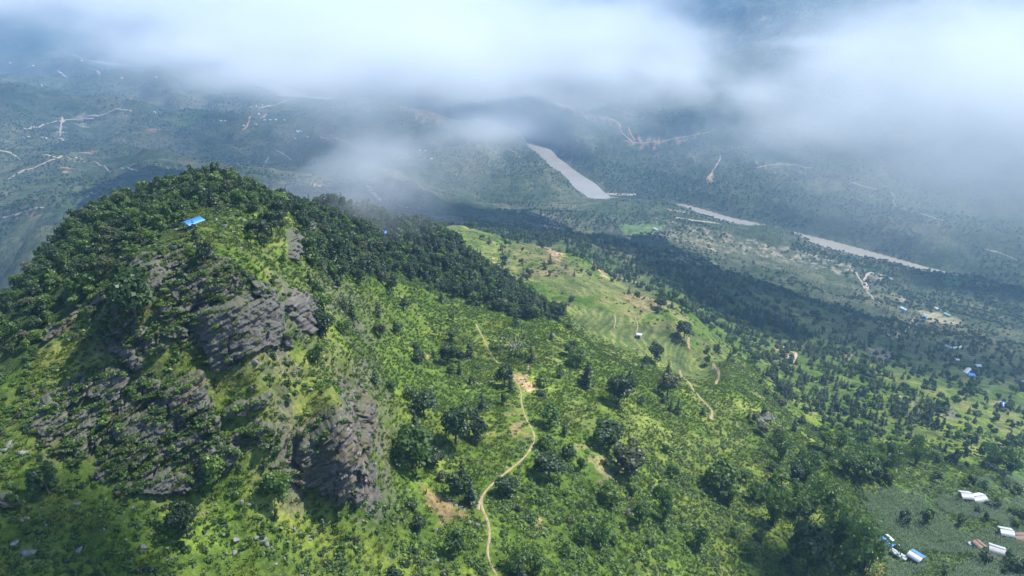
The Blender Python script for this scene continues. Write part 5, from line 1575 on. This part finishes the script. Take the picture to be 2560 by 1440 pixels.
# the wide old tree with pale bare limbs beside the upper footpath
p = at([1290], [888])[0]
rg = np.random.default_rng(77)
limbs, cs = [], []
limbs.append(tube([(0, 0, -1), (0.2, 0, 1.2), (0.1, 0.2, 2.6)], [0.75, 0.6, 0.45], 8))
for k in range(15):
    a = k * 2.4 + rg.uniform(-.3, .3); rd = rg.uniform(4.5, 9.0); zt = rg.uniform(5.0, 10.5) * (1.15 - rd / 14)
    q = np.array([(0.1, 0.2, 2.2), (math.cos(a) * rd * .35, math.sin(a) * rd * .35, 3.2 + zt * .35), (math.cos(a) * rd * .75, math.sin(a) * rd * .75, 1.5 + zt * .85), (math.cos(a + .1) * rd, math.sin(a + .1) * rd, 1.6 + zt)])
    limbs.append(tube(q, [0.3, 0.2, 0.12, 0.04], 5))
    for m_ in range(5):
        s0 = q[2] + (q[3] - q[2]) * rg.uniform(0, 1); e_ = s0 + rg.normal(size=3) * 1.3 + np.array([0, 0, 0.7])
        limbs.append(tube([s0, (s0 + e_) / 2 + rg.normal(size=3) * .15, e_], [0.07, 0.05, 0.02], 4)); cs.append(e_ + rg.normal(size=(9, 3)) * 0.85)
cs = np.concatenate(cs + [np.stack([np.cos(t_) * r_, np.sin(t_) * r_, 5 + rg.uniform(-1.5, 4.5, 260) * (1.1 - r_ / 12)], -1) for t_, r_ in [(rg.uniform(0, 6.28, 260), 9.0 * np.sqrt(rg.uniform(0, 1, 260)))]])
e = empty('spreading_tree', tuple(p), 'wide old tree with pale bare limbs showing through thin green leaves beside the upper footpath', 'tree')
link('branches', mesh_np('branches', *merge(limbs)), M_PALEBARK, e)
link('crown', mesh_np('crown', *leaf_quads(cs, rg.normal(size=cs.shape) + np.array([0, 0, .6]), rg.uniform(0.35, 0.75, len(cs)), rg=rg)), M_MID, e)
e.scale = (1.1, 1.1, 1.0)
SPOTS.append((p[0], p[1], 9))


def spots_clear(x, y):
    ok = np.ones(len(x), bool)
    for (a, b, r_) in SPOTS:
        ok &= np.hypot(x - a, y - b) > r_
    return ok


# ---- trees nearer than about 1.1 km
rg = np.random.default_rng(31)
x, y = jittered(-260, 620, 60, 1050, 3.8, rg)
z = hz(x, y)
u, v, d = project(x, y, z)
inside = (u > -60) & (u < 2620) & (v > 250) & (v < 1520)
k_ = (d < 1150) & (np.hypot(x, y) > 70)
x, y, z, u, v, d, inside = [q[k_] for q in (x, y, z, u, v, d, inside)]
vis = inside & visible(x, y, z, 6.0)
zn = np.where(vis | (d < 420), zone_of(u, v, d), -1)
pb_ = np.full(len(x), 0.06); pp_ = np.full(len(x), 0.03); pk_ = np.full(len(x), 0.35)
for i, zz in enumerate(ZONES):
    m = zn == i
    pb_[m], pp_[m], pk_[m] = zz[4], zz[5], zz[6]
# the hill's far side and the unseen left flank stay wooded
m = (zn < 0) & (x < -95) & (y > 150) & (y < 420); pb_[m] = 0.8; pp_[m] = 0.02
m = (zn < 0) & (d > 480); pb_[m] = 0.16; pp_[m] = 0.06
cl = fbm(x / 22, y / 22, 3)
gxx, gyy = grad(x, y, 3.0)
steep_ = np.hypot(gxx, gyy)
thick = np.where(np.isin(zn, [0, 2]), 1.0, np.clip(0.55 + 1.7 * cl, 0.05, 2.2))
rnd = rg.uniform(size=len(x))
pb2 = pb_ * thick; pp2 = pp_ * thick
fld = (in_fields(u, v) & vis) | on_rock(u, v, d)
free = clear(x, y, 2.6) & spots_clear(x, y) & ~fld
pb2 = np.where(zn == 0, pb2, pb2 * 0.86); pp2 = pp2 * 0.86
isb = free & (rnd < pb2) & (steep_ < 2.2)
isp = free & ~isb & (rnd < pb2 + pp2) & (steep_ < 2.0)
ZN = np.array([q[0] for q in ZONES] + [''])
sizes = {}


def split_named(sel, kind, cap, base, lo, hi, seed):
    """the cap largest in view become plants of their own, the rest one mass"""
    rg = np.random.default_rng(seed)
    ix = np.nonzero(sel)[0]
    s = rg.uniform(lo, hi, len(ix)) * np.where(zn[ix] == 0, 0.72, 1.0)
    pxs = np.where(vis[ix], base * s / d[ix], 0)
    top = np.argsort(-pxs)[:cap]
    top = top[pxs[top] > 0]
    keep = np.zeros(len(ix), bool); keep[top] = True
    return ix, s, keep, rg


TONE = {0: 'dark green', 1: 'mid green', 2: 'dark green', 3: 'mid green', 4: 'dark green', 5: 'bright green', 6: 'mid green', 7: 'dull olive'}
VARW = {'left': [.17, .17, .17, .15, .13, .08, .08, .05], 'ridge': [.26, .07, .26, .07, .22, .02, .06, .04], 'lower': [.06, .2, .06, .2, .05, .2, .15, .08], 'pines': [.2, .2, .15, .15, .1, .02, .13, .05]}


def variants(ix, rg):
    out = np.zeros(len(ix), int)
    for i, q in enumerate(ix):
        w_ = VARW.get(ZN[zn[q]], [.17, .14, .17, .14, .14, .07, .12, .05])
        out[i] = rg.choice(8, p=np.array(w_) / sum(w_))
    return out


ix, s, keep, rg = split_named(isb, 'broadleaf_tree', 250, 7.0, 0.45, 1.2, 41)
va = variants(ix, rg); rz = rg.uniform(0, 6.28, len(ix))
its, zw = [], []
for i in np.nonzero(keep)[0]:
    q = ix[i]; zname = ZN[zn[q]]
    o_ = place_thing('broadleaf_tree', int(va[i]), (x[q], y[q], z[q] - 0.15), s[i], rz[i], f'{TONE[int(va[i])]} broadleaf tree {PHRASE[zname]}', 'trees ' + PHRASE[zname], 'tree')
    its.append((o_, TONE[int(va[i])] + ' broadleaf tree')); zw.append(PHRASE[zname])
name_them(its, u[ix[keep]], v[ix[keep]], zw)
rest = ~keep
stuff_instances('forest', [q[0] for q in KINDS['broadleaf_tree']], np.stack([x[ix], y[ix], z[ix] - 0.4], -1)[rest], va[rest], s[rest][:, None] * (1 + 0.16 * np.random.default_rng(3).normal(size=(rest.sum(), 3))).clip(0.65, 1.5), rz[rest], 'mass of broadleaf trees covering the slopes and the dark ridge')
print('broadleaf', len(ix), time.time() - T0)
ix, s, keep, rg = split_named(isp, 'pine_tree', 280, 8.0, 0.55, 1.0, 42)
va = rg.integers(0, 5, len(ix)); rz = rg.uniform(0, 6.28, len(ix))
its, zw = [], []
for i in np.nonzero(keep)[0]:
    q = ix[i]; zname = ZN[zn[q]]
    o_ = place_thing('pine_tree', int(va[i]), (x[q], y[q], z[q] - 0.15), s[i], rz[i], f'dark narrow pine {PHRASE[zname]}', 'pines ' + PHRASE[zname], 'tree')
    its.append((o_, 'dark narrow pine')); zw.append(PHRASE[zname])
name_them(its, u[ix[keep]], v[ix[keep]], zw)
rest = ~keep
stuff_instances('pine_forest', [q[0] for q in KINDS['pine_tree']], np.stack([x[ix], y[ix], z[ix] - 0.4], -1)[rest], va[rest], np.repeat(s[rest][:, None], 3, 1), rz[rest], 'belt of dark pines on the ridges beyond the terraces')
print('pines', len(ix), time.time() - T0)

# ---- bushes
rg = np.random.default_rng(33)
x, y = jittered(-200, 330, 62, 620, 2.1, rg)
z = hz(x, y); u, v, d = project(x, y, z)
inside = (u > -60) & (u < 2620) & (v > 250) & (v < 1540)
k_ = inside & (d < 640)
x, y, z, u, v, d, inside = [q[k_] for q in (x, y, z, u, v, d, inside)]
vis = visible(x, y, z, 1.5)
zn = zone_of(u, v, d)
pk_ = np.full(len(x), 0.2)
for i, zz in enumerate(ZONES):
    pk_[zn == i] = zz[6]
cl = fbm(x / 15 + 4, y / 15, 3)
gxx, gyy = grad(x, y, 2.0); steep_ = np.hypot(gxx, gyy)
sel = (rg.uniform(size=len(x)) < pk_ * np.clip(0.6 + 1.9 * cl, 0.03, 1.6)) & clear(x, y, 2.0) & ~(in_fields(u, v)) & (steep_ < 2.6) & ~(on_soil(u, v) & (rg.uniform(size=len(x)) < 0.85)) & ~(on_rock(u, v, d) & (rg.uniform(size=len(x)) < 0.9))
ix, s, keep, rg = split_named(sel, 'bush', 290, 2.0, 0.45, 1.35, 43)
s = s * np.where(np.isin(zn[ix], [5]), 1.25, 1.0)
vw = np.array([.22, .16, .14, .2, .12, .08, .08])
va = rg.choice(7, size=len(ix), p=vw / vw.sum()); rz = rg.uniform(0, 6.28, len(ix))
va = np.where(np.isin(zn[ix], [4, 5, 3]) & (rg.uniform(size=len(ix)) < 0.4), np.where(rg.uniform(size=len(ix)) < 0.5, 1, 4), va)
va = np.where((zn[ix] == 7) & (rg.uniform(size=len(ix)) < 0.5), np.where(rg.uniform(size=len(ix)) < 0.6, 2, 5), va)
BT = {0: 'green', 1: 'bright green', 2: 'dark green', 3: 'green', 4: 'bright green', 5: 'dull olive', 6: 'green'}
its, zw = [], []
for i in np.nonzero(keep)[0]:
    q = ix[i]; zname = ZN[zn[q]]
    o_ = place_thing('bush', int(va[i]), (x[q], y[q], z[q] - 0.1), s[i], rz[i], f'{BT[int(va[i])]} leafy bush {PHRASE[zname]}', 'bushes ' + PHRASE[zname], 'bush')
    its.append((o_, BT[int(va[i])] + ' leafy bush')); zw.append(PHRASE[zname])
name_them(its, u[ix[keep]], v[ix[keep]], zw)
rest = ~keep
tb = TOPS[rg.uniform(size=len(TOPS)) < 0.75]
tp_ = np.stack([x[ix], y[ix], z[ix] - 0.15], -1)[rest]; tv_ = va[rest]; ts_ = np.stack([s, s, s * 0.9], -1)[rest]
tp_ = np.concatenate([tp_, tb]); tv_ = np.concatenate([tv_, rg.choice(7, size=len(tb), p=vw / vw.sum())]); ts_ = np.concatenate([ts_, np.repeat(rg.uniform(0.4, 1.1, (len(tb), 1)), 3, 1)])
lb = LEDGE[rg.uniform(size=len(LEDGE)) < 0.22]
tp_ = np.concatenate([tp_, lb[:, :3]]); tv_ = np.concatenate([tv_, rg.choice(7, size=len(lb), p=[.25, .1, .25, .15, .08, .12, .05])]); ts_ = np.concatenate([ts_, np.repeat(rg.uniform(0.3, 1.0, (len(lb), 1)), 3, 1)])
stuff_instances('undergrowth', [q[0] for q in KINDS['bush']], tp_, tv_, ts_, rg.uniform(0, 6.28, len(tp_)), 'low leafy undergrowth scattered over the green slopes')
print('bushes', len(ix), time.time() - T0)

# ---- grass and herbs
rg = np.random.default_rng(35)
x, y = jittered(-170, 260, 62, 470, 0.95, rg)
z = hz(x, y); u, v, d = project(x, y, z)
k_ = (u > -40) & (u < 2600) & (v < 1500) & (d < 470)
x, y, z, u, v, d = [q[k_] for q in (x, y, z, u, v, d)]
vis = visible(x, y, z, 0.8)
zn = zone_of(u, v, d)
sel = vis & clear(x, y, 0.95) & (rg.uniform(size=len(x)) < np.clip(0.55 + 0.9 * fbm(x / 8, y / 8, 3), 0.08, 0.95)) & (zn != 0) & ~in_fields(u, v) & ~on_rock(u, v, d) & ~(on_soil(u, v) & (rg.uniform(size=len(x)) < 0.8))
ix = np.nonzero(sel)[0]
herb = fbm(x[ix] / 11 + 8, y[ix] / 11, 3) + 0.4 * rg.normal(size=len(ix)) - np.select([zn[ix] == 4, zn[ix] == 3, zn[ix] == 12], [0.6, 0.25, 0.4], 0.0)
va = np.where(herb > 0.12, rg.integers(4, 7, len(ix)), rg.integers(0, 4, len(ix)))
s = rg.uniform(0.55, 1.25, len(ix)) * np.where(va >= 4, 0.75, 0.95)
gp_ = np.concatenate([np.stack([x[ix], y[ix], z[ix] - 0.03], -1), LEDGE[:, :3]]); gs_ = np.concatenate([s, rg.uniform(0.5, 1.1, len(LEDGE))])
va = np.concatenate([va, rg.integers(0, 5, len(LEDGE))])
stuff_instances('grass', TUFT, gp_, va, np.stack([gs_ * 1.2, gs_ * 1.2, gs_ * 0.8], -1), rg.uniform(0, 6.28, len(gp_)), 'long grass and herbs growing over the near slopes')
print('grass', len(ix), time.time() - T0)

# ---- maize in rows on the right
rg = np.random.default_rng(36)
x, y = jittered(120, 330, 150, 420, 1.0, rg)
x = np.round(x / 1.0) * 1.0 + 0.12 * rg.normal(size=len(x))
z = hz(x, y); u, v, d = project(x, y, z)
sel = in_poly(u + 30 * fbm(x / 9, y / 9, 2), v + 30 * fbm(x / 9 + 5, y / 9, 2), [(2150, 1235), (2330, 1225), (2600, 1170), (2600, 1460), (2230, 1460), (2190, 1340)]) & (d < 480) & (fbm(x / 28, y / 28, 2) > -0.2)
HOLD_MAIZE = (x[sel], y[sel], z[sel])

# ---- boulders
BL = [(70, 1385, 40), (35, 1360, 26), (195, 1375, 24), (355, 1365, 26), (425, 1400, 22), (590, 1350, 26), (585, 1380, 22), (660, 1350, 24), (670, 1360, 18), (735, 1322, 18), (805, 1305, 18), (640, 1345, 16), (815, 1312, 12),
      (790, 1330, 12), (775, 1348, 12), (565, 1385, 16), (430, 1355, 12), (190, 1260, 18), (25, 1110, 30), (60, 1130, 24), (10, 1125, 20), (635, 905, 26), (600, 620, 18), (560, 565, 26), (545, 560, 16), (595, 565, 18), (580, 580, 12), (540, 550, 16), (505, 585, 14), (475, 575, 16), (525, 590, 14),
      (560, 590, 12), (600, 575, 16), (640, 548, 16), (575, 548, 18), (610, 550, 14), (765, 565, 26), (1390, 905, 14), (1380, 838, 22), (1375, 960, 9), (1385, 958, 9), (1345, 942, 10), (1350, 940, 8), (970, 975, 10), (1035, 1075, 26), (935, 1160, 16), (1385, 1108, 18), (1370, 1170, 22), (1365, 1178, 14), (1190, 1150, 16), (1180, 1235, 14), (1175, 1240, 10),
      (1120, 1250, 18), (1140, 1262, 20), (1155, 1268, 16), (1162, 1275, 14), (1048, 1258, 10), (1175, 1305, 14), (1190, 1315, 16), (1150, 1300, 10), (990, 1370, 12), (1005, 1380, 10), (965, 1350, 8), (1530, 1178, 18), (1520, 1165, 12), (1490, 1150, 10), (1505, 1155, 10), (1600, 1230, 12), (1420, 1255, 10), (1295, 1342, 10), (1200, 1405, 14), (1745, 1010, 14),
      (1930, 1045, 22), (1905, 1055, 18), (1945, 1058, 16), (1125, 770, 10), (1180, 760, 12), (1150, 800, 12), (1600, 845, 9), (690, 1410, 12), (540, 1260, 10), (520, 1280, 12), (330, 1270, 14), (250, 1290, 12), (120, 1310, 14), (60, 1300, 16), (900, 1390, 10), (870, 1350, 9), (1530, 925, 8), (1445, 940, 10), (1690, 1000, 8), (2390, 900, 8), (960, 1000, 12), (930, 850, 14), (880, 800, 12), (945, 760, 12), (1000, 745, 14), (835, 720, 12), (820, 690, 12), (780, 700, 14), (900, 640, 12)]
rg = np.random.default_rng(51)
bu = [b_[0] for b_ in BL]; bv = [b_[1] for b_ in BL]; bs = [b_[2] for b_ in BL]
REG = [([(0, 1260), (500, 1240), (900, 1260), (1200, 1290), (1220, 1440), (0, 1440)], 90), ([(930, 650), (1180, 800), (1280, 1000), (1190, 1260), (960, 1220), (900, 950)], 60), ([(1250, 1120), (1600, 1120), (1750, 1250), (1500, 1300)], 22), ([(1330, 900), (1700, 930), (1900, 1030), (1500, 1100)], 18)]
for poly, cnt in REG:
    c = 0
    mn, mx_ = np.min(poly, 0), np.max(poly, 0)
    while c < cnt:
        a_, b_ = rg.uniform(mn, mx_)
        if in_poly(np.array([a_]), np.array([b_]), poly)[0]:
            bu.append(a_); bv.append(b_); bs.append(rg.uniform(4, 9) if rg.uniform() < 0.8 else rg.uniform(9, 15)); c += 1
B3 = at(bu, bv)
BZ = zone_of(np.array(bu), np.array(bv), np.linalg.norm(B3 - np.array([0, 0, CAMZ]), axis=1))
its, zw = [], []
for i, p in enumerate(B3):
    d_ = np.linalg.norm(p - np.array([0, 0, CAMZ]))
    s_ = bs[i] * d_ / FPX * 0.56
    o = bpy.data.objects.new('boulder', BOULDERS[int(rg.integers(9))]); col.objects.link(o)
    o.location = (p[0], p[1], p[2] - 0.05 * s_); o.scale = (s_ * rg.uniform(.9, 1.2), s_, s_ * rg.uniform(.75, 1.1)); o.rotation_euler = (rg.uniform(-.3, .3), rg.uniform(-.3, .3), rg.uniform(0, 6.28))
    zname = ZN[BZ[i]]
    szw = 'large' if s_ > 1.1 else ('middling' if s_ > 0.6 else 'small')
    tag(o, f'{szw} pale grey boulder {PHRASE[zname].replace("in the thick growth", "in the growth")}', 'boulder', 'boulders ' + PHRASE[zname])
    its.append((o, szw + ' pale grey boulder')); zw.append(PHRASE[zname])
name_them(its, np.array(bu), np.array(bv), zw)
# finer broken stone
x, y = jittered(-150, 200, 70, 420, 1.7, rg)
z = hz(x, y); u, v, d = project(x, y, z)
k_ = (u > 0) & (u < 2560) & (v < 1440) & (fbm(x / 20 + 2, y / 20, 3) > 0.12) & (rg.uniform(size=len(x)) < 0.33) & clear(x, y, 1.0)
x, y, z = x[k_], y[k_], z[k_]
vv = visible(x, y, z, 0.5); x, y, z = x[vv], y[vv], z[vv]
s = 0.16 + 0.4 * rg.uniform(size=len(x)) ** 3
stuff_instances('rubble', BOULDERS[:5], np.stack([x, y, z + 0.1], -1), rg.integers(0, 5, len(x)), np.repeat(s[:, None], 3, 1), rg.uniform(0, 6.28, len(x)), 'small pale stones strewn over the grass slopes')

# ---- woods far off
rg = np.random.default_rng(37)
P_ = []
for (d0, d1, st) in ((640, 1500, 6.2), (1500, 2600, 8.2), (2600, 4400, 14.0)):
    x, y = jittered(-0.8 * d1, 0.8 * d1, d0 * 0.45, d1, st, rg)
    r_ = np.hypot(x, y); k_ = (r_ > d0) & (r_ < d1) & (np.abs(x) < 0.78 * y + 60)
    x, y = x[k_], y[k_]
    z = hz(x, y); u, v, d = project(x, y, z)
    k_ = (u > -80) & (u < 2640) & (z > 2.2) & (d > 1090 if d0 < 700 else d > 0)
    x, y, z, u, v, d = [q[k_] for q in (x, y, z, u, v, d)]
    k_ = visible(x, y, z, 8)
    x, y, z, u, v, d = [q[k_] for q in (x, y, z, u, v, d)]
    n_ = fbm(x / 130, y / 130, 4) + 0.5 * fbm(x / 420 + 7, y / 420, 3)
    dense = np.clip(0.5 + 0.95 * n_, 0.05, 0.95)
    # the steep right bank is closely wooded, the burnt slope above the river thinly
    dense = np.where(in_poly(u, v, [(1500, 400), (1700, 440), (2560, 560), (2560, 800), (2300, 690), (1980, 590), (1700, 520), (1520, 500)]), np.clip(dense + 0.35, 0, 0.97), dense)
    dense = np.where(in_poly(u, v, [(1640, 545), (1900, 600), (2210, 690), (2150, 720), (1800, 670), (1620, 610)]), dense * 0.45, dense)
    k_ = (rg.uniform(size=len(x)) < dense) & ~in_fields(u, v)
    wooded = in_poly(u[k_], v[k_], [(1500, 400), (1700, 440), (2560, 560), (2560, 800), (2300, 690), (1980, 590), (1700, 520), (1520, 500)])
    pn = (fbm(x[k_] / 200 + 30, y[k_] / 200, 2) > 0.1) & (d[k_] < 1900)
    P_.append(np.stack([x[k_], y[k_], z[k_] - 0.5, np.where(pn, 3, 0) + rg.integers(0, 2, k_.sum()), rg.uniform(0.4, 0.95, k_.sum()) * (1.0 if d0 < 700 else 0.85 if d0 < 2000 else 1.15) * np.where(wooded, 1.35, 1.0)], -1))
P_ = np.concatenate(P_)
stuff_instances('woodland', FARTREE, P_[:, :3], P_[:, 3].astype(int), np.repeat(P_[:, 4:5], 3, 1), rg.uniform(0, 6.28, len(P_)), 'scattered trees and scrub over the far hillsides of the valley')
print('far woods', len(P_), time.time() - T0)
cx_, cy_, cz_ = HOLD_MAIZE
ok = clear(cx_, cy_, 1.0, 0.8)
cx_, cy_, cz_ = cx_[ok], cy_[ok], cz_[ok]
rg = np.random.default_rng(61)
s = rg.uniform(0.8, 1.2, len(cx_))
stuff_instances('maize', CORN, np.stack([cx_, cy_, cz_], -1), rg.integers(0, 3, len(cx_)), np.repeat(s[:, None], 3, 1), rg.uniform(0, 6.28, len(cx_)), 'green maize growing in rows round the lower right houses')
print('maize', len(cx_), 'done', time.time() - T0, 'tris', sum(len(m.polygons) for m in bpy.data.meshes) * 2)
